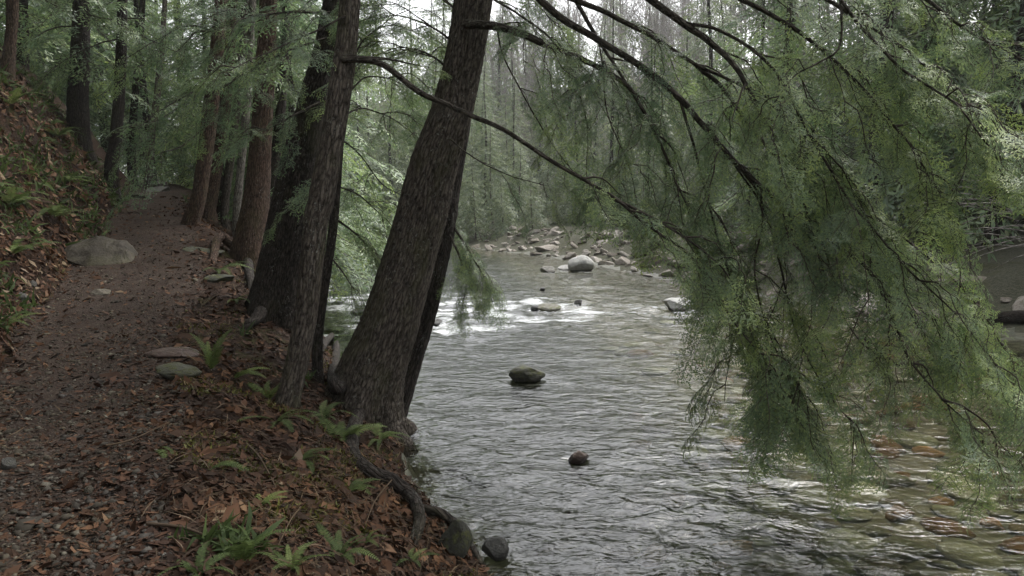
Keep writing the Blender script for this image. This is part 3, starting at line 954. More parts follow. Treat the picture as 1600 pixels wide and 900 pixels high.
# limbs of the leaning hemlock sweeping over the river (px, py, depth)
D = d1 - 0.35
LIMBS = [
    # arching main limb from the trunk
    ([(728, 38, D), (779, 42, D - .3), (832, 60, D - .6), (880, 82, D - .8), (926, 100, D - 1), (977, 130, D - 1.2), (1003, 168, D - 1.3), (1036, 232, D - 1.4), (1058, 289, D - 1.4), (1088, 350, D - 1.5)], 0.07, dict(start=.1, size=1.0, every=.13)),
    ([(840, -60, D - .5), (877, -12, D - .6), (949, 21, D - .9), (1018, 57, D - 1.2), (1088, 101, D - 1.4), (1160, 135, D - 1.6), (1235, 190, D - 1.9), (1290, 260, D - 2)], 0.05, dict(start=.3)),
    ([(800, -45, D - .5), (866, 19, D - .7), (934, 62, D - 1), (1006, 106, D - 1.4), (1062, 153, D - 1.7), (1097, 193, D - 1.8), (1154, 258, D - 2.1), (1206, 306, D - 2.3), (1250, 346, D - 2.4), (1307, 381, D - 2.6), (1360, 425, D - 2.7), (1392, 490, D - 2.8), (1420, 560, D - 2.9), (1470, 620, D - 3), (1525, 672, D - 3)], 0.055, dict(start=.3, every=.1)),
    ([(880, -30, D - .2), (917, 32, D - .4), (939, 70, D - .5), (960, 102, D - .7), (990, 150, D - .8), (1040, 240, D - .9), (1075, 330, D - 1), (1100, 420, D - 1)], 0.035, dict(start=.35, every=.15)),
    ([(960, -40, D - 1.4), (1066, 35, D - 1.9), (1110, 66, D - 2), (1145, 100, D - 2.2), (1171, 144, D - 2.3), (1198, 193, D - 2.4), (1228, 245, D - 2.5), (1260, 330, D - 2.5), (1285, 420, D - 2.5)], 0.05, dict(start=.3, every=.13)),
    ([(1086, 100, D - 1.4), (1128, 136, D - 1.4), (1171, 197, D - 1.3), (1224, 254, D - 1.5), (1290, 300, D - 1.7), (1370, 345, D - 1.9), (1450, 400, D - 2.2), (1520, 470, D - 2.4), (1570, 545, D - 2.5)], 0.03, dict(start=.1, every=.1, tint=.08)),
    ([(1160, 135, D - 1.6), (1215, 158, D - 1.7), (1263, 193, D - 1.8), (1276, 219, D - 1.8), (1303, 271, D - 2), (1338, 306, D - 2.1), (1395, 372, D - 2.2), (1440, 455, D - 2.3), (1480, 540, D - 2.4)], 0.022, dict(start=.1, every=.11, tint=.05)),
    ([(1062, 153, D - 1.7), (1085, 230, D - 1.8), (1110, 330, D - 2), (1140, 430, D - 2.1), (1165, 520, D - 2.2), (1200, 600, D - 2.2)], 0.02, dict(start=.25, every=.1)),
    ([(1154, 258, D - 2.1), (1185, 300, D - 2.15), (1205, 360, D - 2.2), (1225, 440, D - 2.3), (1245, 520, D - 2.4), (1285, 600, D - 2.5), (1330, 660, D - 2.5)], 0.02, dict(start=.2, every=.09)),
    ([(1097, 193, D - 1.8), (1150, 260, D - 2), (1190, 330, D - 2.2), (1180, 420, D - 2.4), (1195, 500, D - 2.4), (1225, 570, D - 2.4), (1265, 640, D - 2.4)], 0.016, dict(start=.35, every=.1)),
    ([(1250, 346, D - 2.4), (1280, 370, D - 2.45), (1298, 416, D - 2.5), (1315, 485, D - 2.6), (1353, 543, D - 2.7), (1411, 575, D - 2.8)], 0.01, dict(start=.6, every=.2, size=.7)),
    # upper right canopy
    ([(1040, -60, D - 1.6), (1150, -5, D - 2), (1250, 50, D - 2.3), (1330, 120, D - 2.5), (1400, 200, D - 2.6), (1450, 270, D - 2.7), (1480, 330, D - 2.7)], 0.035, dict(start=.15, every=.1, tint=.1)),
    ([(1160, -80, D - 1.8), (1260, -20, D - 2.3), (1350, 35, D - 2.6), (1430, 90, D - 2.8), (1500, 150, D - 2.9), (1540, 210, D - 3)], 0.03, dict(start=.1, every=.1, tint=.15)),
    ([(1290, -60, D - 2.6), (1316, 0, D - 2.8), (1360, 57, D - 2.9), (1412, 109, D - 3), (1465, 144, D - 3.2), (1504, 175, D - 3.3), (1548, 232, D - 3.4), (1590, 262, D - 3.4)], 0.022, dict(start=.3, every=.13, tint=.08)),
    ([(1311, -40, D - 2.7), (1314, 66, D - 2.9), (1281, 96, D - 2.9), (1241, 118, D - 2.9), (1210, 160, D - 2.9)], 0.014, dict(start=.55, every=.2, size=.6)),
    ([(1300, -90, D - 2), (1420, -20, D - 2.3), (1500, 40, D - 2.5), (1570, 80, D - 2.7), (1640, 110, D - 2.9)], 0.03, dict(start=.15, every=.12, tint=.05)),
    ([(1066, 35, D - 1.9), (1130, 50, D - 2.1), (1210, 110, D - 2.4), (1270, 220, D - 2.6), (1340, 330, D - 2.8), (1420, 420, D - 2.9), (1500, 500, D - 3), (1570, 590, D - 3.1)], 0.022, dict(start=.2, every=.12, tint=.05)),
    # sprays near the trunk's top
    ([(735, -20, D + .1), (790, 10, D - .3), (860, 60, D - .8), (900, 130, D - 1), (920, 200, D - 1)], 0.022, dict(start=.15, every=.14, tint=.05)),
    ([(775, 42, D - .28), (790, 95, D - .3), (830, 170, D - .4), (870, 235, D - .5), (915, 290, D - .6)], 0.014, dict(start=.3, every=.2, size=.8)),
    ([(934, 62, D - 1), (942, 110, D - 1.2), (950, 180, D - 1.4), (985, 270, D - 1.5), (1000, 350, D - 1.5)], 0.012, dict(start=.25, every=.17, size=.85)),
    ([(700, 215, D), (745, 250, D - .3), (800, 275, D - .5), (850, 290, D - .6)], 0.012, dict(start=.25, every=.2, size=.7)),
]
for pts, r0, kw in LIMBS:
    limb(t1, rel(b1, pts), r0 * .78, **kw)
for az, z0_, ln_ in ((-.1, 6.2, 4.5), (.25, 6.8, 5.5), (-.35, 7.2, 5.0), (.05, 7.8, 6.0), (.5, 7.5, 4.5), (-.6, 6.6, 4.5), (.3, 8.8, 5.0), (-.25, 9.2, 4.5), (-.9, 7.6, 4.0)):
    o_ = np.array([1.3, 0.0, z0_ + 1.3 - b1[2]])
    dv_ = np.array([math.cos(az), math.sin(az), 0])
    limb(t1, [o_, o_ + dv_ * ln_ * .35 + [0, 0, .25], o_ + dv_ * ln_ * .7 + [0, 0, .0], o_ + dv_ * ln_ + [0, 0, -.2]], .05, kit=FAR, every=.14, size=.62, start=.1)
for pts in ([(722, 75, D + .2), (670, 40, D + .5), (620, 25, D + .9), (565, 35, D + 1.3)], [(728, 30, D + .2), (680, -10, D + .6), (630, -15, D + 1.0), (580, 5, D + 1.4)],
            [(715, 120, D + .2), (670, 85, D + .6), (625, 75, D + 1), (575, 90, D + 1.4)], [(735, 10, D + .1), (770, -20, D + .2), (820, -10, D + .2), (870, 40, D + .1)]):
    limb(t1, rel(b1, pts), .016, start=.1, every=.12, size=1.05)
# limb of the slender trunk that passes in front of the leaning hemlock
D3 = d3 - .1
limb(t3, rel(b3, [(535, 93, D3), (590, 98, D3 - .1), (650, 140, D3 - .3), (700, 165, D3 - .4), (735, 180, D3 - .5), (790, 205, D3 - .6), (850, 245, D3 - .7), (920, 285, D3 - .9), (960, 310, D3 - 1), (1010, 350, D3 - 1.1), (1070, 392, D3 - 1.2), (1110, 442, D3 - 1.2), (1140, 495, D3 - 1.3), (1190, 560, D3 - 1.3), (1235, 625, D3 - 1.3)]), 0.034, start=.48, every=.1)
limb(t3, rel(b3, [(960, 312, D3 - 1), (1010, 335, D3 - 1), (1075, 375, D3 - 1.1), (1130, 420, D3 - 1.2), (1160, 480, D3 - 1.2)]), 0.016, start=.3, every=.12)
limb(t3, rel(b3, [(535, 88, D3), (580, 91, D3), (620, 95, D3 + .2), (670, 105, D3 + .5)]), 0.026, start=.5, every=.25, size=.7)
limb(t3, rel(b3, [(540, 25, D3), (480, 55, D3 - .2), (410, 85, D3 - .5), (360, 110, D3 - .8)]), 0.012, start=.3, every=.16, size=.8, tint=-.1)
# low boughs at the water
limb(t1b, rel(b1b, [(694, 330, d1b), (720, 372, d1b + .1), (740, 405, d1b), (755, 430, d1b - .1), (760, 452, d1b - .1)]), 0.02, start=.2, every=.06, size=.8, out=.75)
limb(t1b, rel(b1b, [(694, 350, d1b), (715, 395, d1b), (728, 440, d1b - .1), (722, 480, d1b - .1)]), 0.016, start=.25, every=.07, size=.75, out=.75)
limb(t4, rel(b4, [(522, 340, d4), (555, 365, d4 + .2), (585, 395, d4 + .4), (620, 425, d4 + .5)]), 0.016, start=.2, every=.1, size=.9, out=.7)
limb(t4, rel(b4, [(516, 400, d4), (535, 425, d4 + .1), (548, 445, d4 + .1), (560, 465, d4 + .2)]), 0.012, start=.2, every=.1, size=.8, out=.7)
limb(t4, rel(b4, [(530, 215, d4), (560, 240, d4 + .2), (600, 290, d4 + .6), (640, 310, d4 + .9)]), 0.012, start=.2, every=.12, size=.9)
limb(t4, rel(b4, [(533, 180, d4), (570, 170, d4 + .5), (620, 190, d4 + 1), (670, 230, d4 + 1.4)]), 0.014, start=.2, every=.13)
limb(t4, rel(b4, [(526, 290, d4), (560, 305, d4 + .4), (600, 340, d4 + .8), (640, 385, d4 + 1.0)]), 0.012, start=.15, every=.1, size=1.0)
limb(t4, rel(b4, [(538, 150, d4), (575, 120, d4 + .5), (625, 130, d4 + 1), (680, 165, d4 + 1.5)]), 0.014, start=.15, every=.1, size=1.1)
limb(t4, rel(b4, [(541, 125, d4), (570, 60, d4 + .5), (620, 40, d4 + 1), (680, 70, d4 + 1.5)]), 0.014, start=.15, every=.1, size=1.1)
limb(t4, rel(b4, [(528, 265, d4), (500, 280, d4 - .1), (470, 300, d4 - .3), (440, 330, d4 - .4)]), 0.01, start=.2, every=.15, size=.7, tint=-.1)
# screens of boughs in front of the path-side trunks
D5 = d2 - .4
for pts in ([(510, 60), (450, 80), (390, 110), (330, 150)], [(500, 160), (460, 180), (420, 200), (370, 215)], [(515, 20), (440, 20), (380, 30), (300, 60)]):
    limb(t2, rel(b2, [(x, y, D5 - .35 * i) for i, (x, y) in enumerate(pts)]), 0.02, start=.15, every=.19, size=1.0, lateral=(0, 0, .1), tint=-.15)
for k, pts in ((5, [(185, 40), (230, 60), (290, 90), (340, 130)]), (0, [(335, 130), (290, 150), (240, 180), (200, 215)]), (0, [(325, 190), (290, 225), (250, 240), (225, 255)]),
               (5, [(188, 60), (150, 70), (100, 95), (60, 130)]), (6, [(126, 40), (80, 45), (40, 70), (0, 100)]), (1, [(355, 60), (300, 40), (250, 60), (200, 90)]),
               (6, [(126, 20), (170, 30), (220, 30), (270, 50)]), (0, [(338, 70), (380, 90), (430, 120), (470, 170)])):
    tr_, b_, d_ = PT[k]
    limb(tr_, rel(b_, [(x, y, d_ - .4 * i) for i, (x, y) in enumerate(pts)]), 0.025, start=.2, every=.4, size=.8, kit=MID, down=.2, tint=-.15)

# roots
def root_part(tree, base, pts, r0, r1, mat=BARK_DARK):
    c_ = spline(np.array(pts), 40) - base
    s = np.linspace(0, 1, 40)
    c_ = c_ + 0.02 * np.stack([perlin(s * 7, i * 5.1 + r0 * 100) for i in range(3)], -1)
    m_ = MB()
    tube(m_, c_, r0 + (r1 - r0) * s, 10, 0, bark=0.006, seed=r0 * 77, bfreq=(30, 6))
    link("root", m_.mesh("root", mat, True, True), tree)


def gp(px, py, up=0.02):
    q, d = G(px, py)
    return q + np.array([0, 0, up])


root_part(t1, b1, [b1 + [0, -.1, .1], gp(548, 700), gp(575, 742, .03), gp(612, 765, .06), gp(640, 785, .06), gp(655, 815, .05), gp(650, 845, 0), gp(648, 870, -.1)], 0.075, 0.03)
root_part(t1, b1, [gp(640, 790, .0), gp(690, 822, .1), P(722, 828, 6.0), P(736, 850, 5.75), P(748, 872, 5.6), P(752, 885, 5.5)], 0.035, 0.022)
root_part(t1, b1, [b1 + [-.2, -.1, .35], b1 + [-.35, .1, .42], gp(527, 528, .14), gp(512, 540, .1), gp(498, 556, .0), gp(485, 570, -.1)], 0.075, 0.04)
root_part(t5, b5, [b5 + [0, -.2, .2], gp(365, 395, .12), gp(345, 388, .2), gp(335, 400, .05), gp(332, 415, -.1)], 0.1, 0.05, BARK_RED)
root_part(t5, b5, [b5 + [.1, -.2, .25], gp(380, 400, .22), gp(388, 425, .18), gp(392, 450, .1), gp(396, 462, -.05)], 0.1, 0.06, BARK_DARK)
root_part(t5, b5, [b5 + [.1, -.1, .12], gp(415, 392, .1), gp(430, 384, .1), gp(445, 380, 0)], 0.08, 0.05, BARK_RED)
root_part(t2, b2, [b2 + [-.1, -.2, .2], gp(405, 505, .1), gp(390, 512, .04), gp(375, 515, -.05)], 0.1, 0.04)

# ------------------------------------------------------------------ trees behind, left bank and far bank
def make_crown(H, z0, R, n, kit, rnd, wood, green, base_l):
    fb = MB()
    for i in range(n):
        f = (i + rnd.random()) / n
        z = z0 + (H - z0) * f
        az = i * 2.4 + rnd.uniform(-.5, .5)
        Lb = R * (1 - f) ** .75 * rnd.uniform(.65, 1.1) + .3
        dv = np.array([math.cos(az), math.sin(az), .12 - .45 * (1 - f) + rnd.uniform(-.12, .12)])
        fb.merge(kit[rnd.integers(len(kit))], basis(dv, rnd.uniform(-.25, .25)) * Lb / base_l, np.array([0, 0, z]), rnd.uniform(-.2, .25))
    return fb.mesh("crown", [wood, green])


def make_trunk(H, r, bark, seg=9):
    z = np.linspace(-.4, H, 14)
    m_ = MB()
    tube(m_, np.stack([.1 * np.sin(z * .5), .08 * np.cos(z * .4), z], -1), r * (1 - .92 * np.clip(z, 0, None) / H), seg, 0, bark=.01, seed=r * 50)
    return m_.mesh("trunk", bark, True, True)


rb = np.random.default_rng(77)
MIDTREE = [(make_trunk(13 + i, .17, BARK_DARK), make_crown(13 + i, 1.2 + .5 * i, 3.1, 105, MID, np.random.default_rng(80 + i), TWIG, HEMLOCK, 1.8)) for i in range(3)]
FARTREE = [(make_trunk(15 + 2 * i, .2, BARK_DARK), make_crown(15 + 2 * i, .6, 3.7, 170, FAR, np.random.default_rng(90 + i), TWIG, FAR_GREEN, 2.4)) for i in range(3)]
YOUNG = [(make_trunk(5.5 + i, .07, BARK_GREY), make_crown(5.5 + i, .2, 2.2, 110, FAR, np.random.default_rng(95 + i), TWIG, FAR_GREEN, 2.4)) for i in range(2)]


def bare_tree(H, rnd):
    m_ = MB()

    def grow(p, d, ln, r, lev):
        n = 5 if lev < 2 else 3
        q = [p]
        for k in range(n):
            d = d + rnd.normal(0, .1 + .05 * lev, 3) + np.array([0, 0, .05])
            d = d / np.linalg.norm(d)
            q.append(q[-1] + d * ln / n)
        tube(m_, q, np.linspace(r, r * .45, n + 1), 6 if lev == 0 else 4 if lev == 1 else 3, 0, cap=False)
        if lev < 4:
            kids = [12, 5, 4, 3][lev]
            for k in range(kids):
                f = rnd.uniform(.25 if lev else .3, 1)
                j = int(f * n)
                a = rnd.normal(0, 1, 3)
                nd = d * .75 + a / np.linalg.norm(a) * .75 + np.array([0, 0, .2])
                grow(q[j], nd / np.linalg.norm(nd), ln * rnd.uniform(.35, .55), max(r * (.5 if lev else .32), .008), lev + 1)
    grow(np.array([0, 0, -.3]), np.array([0, 0, 1.0]), H, H * .011, 0)
    return m_


BARE = [bare_tree(11 + 2 * i, np.random.default_rng(120 + i)) for i in range(3)]
BAREM = [b.mesh("trunk", TWIG_GREY, True, True) for b in BARE]
print("bare tris", [len(b.flat()[2]) * 2 for b in BARE])


def put_tree(name, label, kit, x, y, s=1.0, group=None):
    z = float(height(x, y))
    o = tree_root(name, label, (x, y, z - .05), group=group)
    o.rotation_euler = (rb.normal(0, .03), rb.normal(0, .03), rb.uniform(0, 6.28))
    o.scale = (s, s, s * rb.uniform(.9, 1.12))
    tr_, cr_ = kit
    link("trunk", tr_, o)
    if cr_ is not None:
        link("crown", cr_, o)["kind"] = "stuff"
    return o


# left bank, beyond the leaning hemlock
for i, (x, y, s) in enumerate([(-6.3, 21.5, .9), (-5.1, 18.8, .8), (-7.6, 24.5, .9), (-8.6, 27, 1.0), (-9.6, 29, 1.05), (-11.5, 35, 1.1), (-13.6, 22, 1.0), (-15.5, 28, 1.1), (-19, 33, 1.1), (-14.5, 42, 1.1), (-18, 27, 1.0), (-23, 40, 1.2), (-20, 24, 1.0), (-26, 32, 1.1), (-17, 19, .9), (-13.5, 15.5, .85), (-31, 46, 1.2), (-24, 52, 1.2), (-16.5, 23.5, 1.), (-21, 29, 1.1), (-25, 27, 1.), (-29, 38, 1.2), (-12.5, 27, .9), (-17, 36, 1.1), (-15, 17.5, .8), (-22, 21, 1.), (-34, 40, 1.2), (-28, 60, 1.3), (-40, 60, 1.3), (-19, 45, 1.3), (-25, 44, 1.3), (-31, 52, 1.4), (-36, 50, 1.4), (-21, 36, 1.2), (-26, 36, 1.2), (-31, 30, 1.2), (-37, 36, 1.3), (-44, 48, 1.4), (-16, 31, 1.1), (-33, 70, 1.5), (-45, 75, 1.5), (-19.5, 40, 1.3), (-17.2, 43, 1.3), (-22, 47, 1.3), (-15, 46, 1.2), (-28, 50, 1.4), (-18.5, 53, 1.4), (-12.6, 38, 1.1), (-20, 60, 1.5), (-14, 36, 1.1)]):
    put_tree("hemlock_tree", "dark hemlock in the wood beyond the trunks on the left bank", MIDTREE[i % 3], x, y, s, "hemlocks in the wood on the left bank")
BANKTREE = [(make_trunk(14 + i, .15, BARK_DARK), make_crown(14 + i, 1.7, 3.6, 115, MID, np.random.default_rng(290 + i), TWIG, HEMLOCK, 1.8)) for i in range(1)]
for i, (x, y, s, lab) in enumerate([(-6.5, 23, .85, "broad hemlock overhanging the water just past the sapling on the left bank"), (-7.6, 28, 1.0, "broad hemlock farther up the left bank, behind the leaning hemlock"), (-5.6, 19.6, .7, "small hemlock at the left waterline behind the sapling stem"), (-9.0, 31.5, 1.55, "tallest hemlock on the left bank, filling the gap between slender and leaning trunks")]):
    put_tree("hemlock_tree", lab, BANKTREE[0], x, y, s)
# the wood goes on beside and behind the viewer
TALL = [(make_trunk(21 + i, .26, BARK_DARK), make_crown(21 + i, 4.6 + .5 * i, 4.6, 170, FAR, np.random.default_rng(190 + i), TWIG, HEMLOCK, 2.4)) for i in range(2)]
for i, (x, y, s) in enumerate([(-9.2, 6.0, 1.0), (-6.5, -1.5, 1.0), (-4.0, -6.5, 1.0), (-12.5, 10, 1.0), (-12, 1.5, 1.1), (-9.5, -7, 1.1), (-1.5, -12, 1.1), (-16, 7, 1.1), (-15.5, -3, 1.1), (-7, -14, 1.1), (-13.5, -12, 1.1), (2.0, -18, 1.1), (-17, 13, 1.1), (-5, -21, 1.2)]):
    put_tree("tall_hemlock_tree", "tall hemlock of the wood beside and behind the viewpoint", TALL[i % 2], x, y, s, "tall hemlocks around the viewpoint")
# far bank and hillside
def zone(px):
    return ("behind the leaning hemlock" if px < 760 else "on the hillside above the white boulder" if px < 1000 else
            "seen through the drooping boughs" if px < 1400 else "at the side of the fallen log")


def over(px, y):
    return (px - 800) / FPX * y


far = [(565, 75, 1.1), (610, 68, 1.0), (655, 80, 1.1), (690, 66, .8), (760, 72, .85), (800, 95, 1.0), (850, 110, .9), (905, 62, .75), (955, 60, .9), (1010, 55, .9),
       (1060, 66, 1.0), (1110, 52, 1.1), (1170, 46, 1.1), (1230, 55, 1.2), (1290, 42, 1.1), (1350, 50, 1.2), (1410, 38, 1.1), (1470, 46, 1.2), (1530, 33, 1.1), (1590, 40, 1.2), (1650, 30, 1.1), (1620, 52, 1.3), (1700, 36, 1.2), (1445, 28, .9), (1760, 30, 1.2), (520, 85, 1.2), (700, 120, 1.1), (760, 140, 1.1), (830, 150, 1.1), (580, 95, 1.1), (640, 110, 1.2), (1080, 85, 1.1), (1140, 75, 1.1), (1200, 90, 1.2), (1260, 70, 1.1), (1320, 62, 1.1), (1390, 56, 1.1), (1440, 62, 1.2), (1500, 58, 1.2), (1560, 48, 1.1), (940, 120, 1.), (1000, 95, 1.), (880, 85, .7), (560, 120, 1.5), (600, 140, 1.5), (680, 150, 1.4), (720, 90, 1.1), (560, 62, .8), (780, 120, 1.2), (620, 90, 1.2), (970, 140, 1.3), (1030, 130, 1.3), (1090, 120, 1.3), (860, 135, 1.1), (1130, 105, 1.3), (740, 100, 1.1), (800, 72, .7), (840, 90, .9), (890, 105, 1.), (925, 90, .9), (975, 78, .9), (1020, 72, .9), (700, 85, 1.), (820, 125, 1.1), (900, 150, 1.2), (950, 165, 1.3), (780, 160, 1.3), (720, 165, 1.4), (1060, 150, 1.4), (575, 70, .9), (622, 74, 1.), (668, 70, .95), (712, 78, 1.), (752, 84, 1.), (590, 84, 1.2), (645, 92, 1.2), (545, 72, 1.), (690, 100, 1.2), (735, 110, 1.2), (530, 95, 1.3)]
for i, (px, y, s) in enumerate(far):
    put_tree("far_hemlock_tree", "green hemlock across the river, " + zone(px), FARTREE[i % 3], over(px, y), y, s, "hemlocks across the river")
for i, (x, y, s) in enumerate([(12.5, 27, 1.35), (15.5, 25, 1.4), (19, 28, 1.5), (12, 34, 1.4), (22, 33, 1.5), (16.5, 31, 1.4), (14.5, 7, 1.1), (15.5, 12, 1.2), (15.0, 17, 1.1), (19, 9, 1.2), (20, 15, 1.3), (19, 21, 1.2), (23, 12, 1.3)]):
    put_tree("far_hemlock_tree", "tall hemlock close to the water on the right-hand bank", MIDTREE[i % 3], x, y, s * 1.25, "hemlocks on the right-hand bank")
young = [(715, 64, 1.3), (770, 62, 1.2), (812, 66, 1.3), (855, 70, 1.2), (900, 58, .9), (935, 55, .8), (970, 52, .8), (680, 60, 1.3), (740, 74, 1.5), (790, 80, 1.5), (700, 60, 1.0), (745, 58, .9), (785, 57, .8), (832, 54, .7), (650, 63, 1.1), (870, 60, .7), (1000, 43, .7), (1040, 47, .9), (600, 66, 1.1)]
for i, (px, y, s) in enumerate(young):
    put_tree("young_hemlock_tree", "young light green hemlock at the edge of the far bank", YOUNG[i % 2], over(px, y), y, s, "young hemlocks on the far bank")
for i in range(84):
    px, y = rb.uniform(760, 1250), rb.uniform(72, 170)
    if i % 8 == 3:
        px, y = rb.uniform(1200, 1620), rb.uniform(34, 70)
    put_tree("bare_tree", "bare grey leafless tree across the river, " + zone(px), (BAREM[i % 3], None), over(px, y), y, rb.uniform(.8, 1.25), "leafless trees across the river")


# ------------------------------------------------------------------ stones
def rock_mesh(name, mat, seed, sub=3, ang=5, rough=.12):
    bm = bmesh.new()
    bmesh.ops.create_icosphere(bm, subdivisions=sub, radius=1)
    r_ = np.random.default_rng(seed)
    v = np.array([x.co for x in bm.verts])
    for k in range(ang):
        n_ = r_.normal(size=3)
        n_ /= np.linalg.norm(n_)
        h = r_.uniform(.42, .8)
        dd = v @ n_ - h
        v -= np.where(dd > 0, dd, 0)[:, None] * n_
    nn = fbm(v[:, 0] * 1.3 + seed, v[:, 1] * 1.3, v[:, 2] * 1.3, 4)
    v = v * (1 + rough * nn)[:, None]
    for x, c in zip(bm.verts, v):
        x.co = c
    me = bpy.data.meshes.new(name)
    bm.to_mesh(me)
    bm.free()
    me.materials.append(mat)
    me.polygons.foreach_set("use_smooth", np.ones(len(me.polygons), bool))
    return me


def rock(label, px, py, w, h, mat, seed, depth=1.0, water=True, name="river_rock", rot=0, ang=5, sink=.3, rough=.12):
    """px, py: middle of its foot; w, h: size in pixels"""
    if water:
        d = CAMZ / (-(ray(px, py)[2]))
        q = P(px, py, d)
        q[2] = 0
    else:
        q, d = G(px, py)
    W, Hh = w * d / FPX, h * d / FPX
    o = link(name, rock_mesh(name, mat, seed, 4, ang, rough), None, (q[0] * (1 + W * depth * .4 / q[1]), q[1] + W * depth * .4, q[2] + Hh * (.5 - sink * .5)), (0, 0, rot),
             (W / 2, W * depth / 2, Hh * (.5 + sink * .5) * 1.15))
    return tag(o, label, "rock")


bq, bd = G(152, 416)
bk = bd / FPX
bm = bmesh.new()
for x, z, y in ((-69, 30, -.02), (-72, 33, .25), (-50, 22, -.22), (-18, 10, -.34), (25, -3, -.4), (52, -8, -.36), (63, 0, -.2), (65, -6, .1), (48, 36, .05), (33, 51, .1), (0, 60, .1), (-25, 57, .12), (-45, 48, .15), (30, 46, .45),
                (-10, 52, .5), (-45, 35, .5), (60, 0, .5), (20, -12, .7), (-40, -5, .6), (0, -14, .0), (-50, 5, .1), (50, -14, 0), (58, 18, -.08)):
    bm.verts.new((x * bk, y, z * bk * .86))
bmesh.ops.convex_hull(bm, input=bm.verts)
bmesh.ops.subdivide_edges(bm, edges=bm.edges[:], cuts=5, use_grid_fill=True)
for _ in range(2):
    bmesh.ops.smooth_vert(bm, verts=bm.verts, factor=.5, use_axis_x=True, use_axis_y=True, use_axis_z=True)
bv = np.array([v_.co for v_ in bm.verts])
bn = .035 * fbm(bv[:, 0] * 3.5, bv[:, 1] * 3.5, bv[:, 2] * 6, 4)
bm.normal_update()
for v_, k_ in zip(bm.verts, bn):
    v_.co += v_.normal * k_
bme = bpy.data.meshes.new("path_boulder")
bm.to_mesh(bme)
bm.free()
bme.materials.append(STONE_TAN)
tag(link("path_boulder", bme, None, bq * np.array([1 + .35 / bq[1], 1 + .35 / bq[1], 1]) + np.array([0, 0, -.06])), "large tan wedge-shaped boulder lying at the edge of the path", "rock")
rock("low flat rock half buried at the path's right edge near ferns", 278, 590, 78, 16, STONE_DMOSS, 8, .8, False, "embedded_rock", 0, 4, .5)
rock("reddish mossy flat rock at the path edge above the buried rock", 270, 560, 80, 12, STONE_RED, 9, .7, False, "embedded_rock", .2, 5, .5)
rock("small flat pale stone where the path narrows", 213, 310, 34, 8, STONE_TAN, 10, .8, False, "embedded_rock", 0, 5, .5)
rock("flat grey slab farthest up the path at the bend", 248, 300, 40, 11, STONE_GREY, 11, .8, False, "embedded_rock", 0, 5, .5)
rock("tan flat stone on the riverside edge of the path", 345, 445, 56, 12, STONE_DMOSS, 12, .8, False, "embedded_rock", .1, 5, .5)
rock("flat tan rock by the rooty edge, beyond the riverside stone", 318, 396, 66, 9, STONE_DMOSS, 13, .8, False, "embedded_rock", .1, 5, .5)
rock("round pale grey cobble on the path at the picture's edge", 14, 735, 22, 18, STONE_GREY, 14, .9, False, "cobble", 0, 3, .3)
rock("small grey cobble at the foot of the slope", 33, 472, 18, 11, STONE_GREY, 15, .9, False, "cobble", 0, 3, .3)
rock("grey cobble just above the smaller one at the foot of the slope", 50, 451, 16, 9, STONE_GREY, 16, .9, False, "cobble", 0, 3, .3)
rock("small flat pale stone in the leaf litter by the path", 140, 775, 16, 12, STONE_TAN, 17, .9, False, "cobble", 0, 3, .3)
rock("thin flat tan stone in the path in front of the boulder", 160, 462, 34, 9, STONE_TAN, 18, .9, False, "embedded_rock", 0, 4, .5)

rock("big white rounded boulder by the far bank of the river", 908, 424, 42, 22, STONE_WHITE, 21, .8, True, rot=.3, ang=3)
rock("flat pale rock awash against the big white boulder", 884, 422, 26, 7, STONE_PALE, 22, .8)
rock("small pale rock with a dark wet foot beside the white boulder", 857, 425, 28, 8, STONE_PALE, 23, .8)
rock("grey rock in the white rapids, water breaking round it", 858, 487, 42, 12, STONE_MOSSY, 24, .8)
rock("small dark wet rock at the upstream side of the rapids", 838, 486, 18, 8, STONE_DARK, 25, .8)
rock("small dark rock behind the rapids", 905, 477, 16, 8, STONE_DARK, 26, .8)
rock("low dark rock barely breaking the rippled water upstream", 848, 454, 14, 4, STONE_DARK, 27, .8)
rock("dark low rock under the hanging bough by the rapids", 762, 473, 20, 8, STONE_DARK, 28, .8)
rock("white rounded rock behind the drooping hemlock boughs", 1058, 486, 54, 19, STONE_WHITE, 29, .7, rot=.3, ang=4)
rock("mossy angular rock in midstream", 824, 595, 60, 20, STONE_DMOSS, 30, .6, rot=.2, ang=7, rough=.18)
rock("reddish brown rock poking from the smooth water", 903, 722, 40, 17, STONE_RED, 31, .7, rot=.4, ang=6, rough=.15)
rock("wet dark brown rock beside the gnarled root at the bank", 775, 874, 48, 26, STONE_DARK, 32, .75, rot=.2, ang=5)
rock("dark wet rock against the bank under the leaning trunks", 683, 508, 22, 8, STONE_DARK, 33, .8)
rock("dark rock in the water between sapling and leaning hemlock", 560, 492, 26, 8, STONE_DARK, 34, .8)
rock("mossy rock at the water's edge below the root", 708, 868, 62, 46, STONE_DMOSS, 35, .8, False, "bank_rock", 0, 5, .4)

# riprap stones of the far bank (pieces of the ground)
RIP = [rock_mesh("stone", STONE_RIPRAP, 200 + i, 3, 12, .1) for i in range(8)]
rs = np.random.default_rng(31)
n_rip = 0
while n_rip < 295:
    y = rs.uniform(17, 58)
    e = edges(np.array(0.0), np.array(y))
    v = rs.uniform(-.6, 3.0) if y < 30 else rs.uniform(-.4, 4.5)
    x = float(e[4]) + v
    px = 800 + x / y * FPX
    if px > 1620 or px < 690:
        continue
    s = rs.gamma(2.0, .075) * (1.05 if 28 < y < 50 else .8) + .08
    link("stone", RIP[n_rip % 8], far_bank, (x, y, float(height(x, y)) + s * .12), (rs.uniform(-.6, .6), rs.uniform(-.6, .6), rs.uniform(0, 6)), (s * rs.uniform(1.1, 1.9), s, s * rs.uniform(.5, .8)))
    n_rip += 1
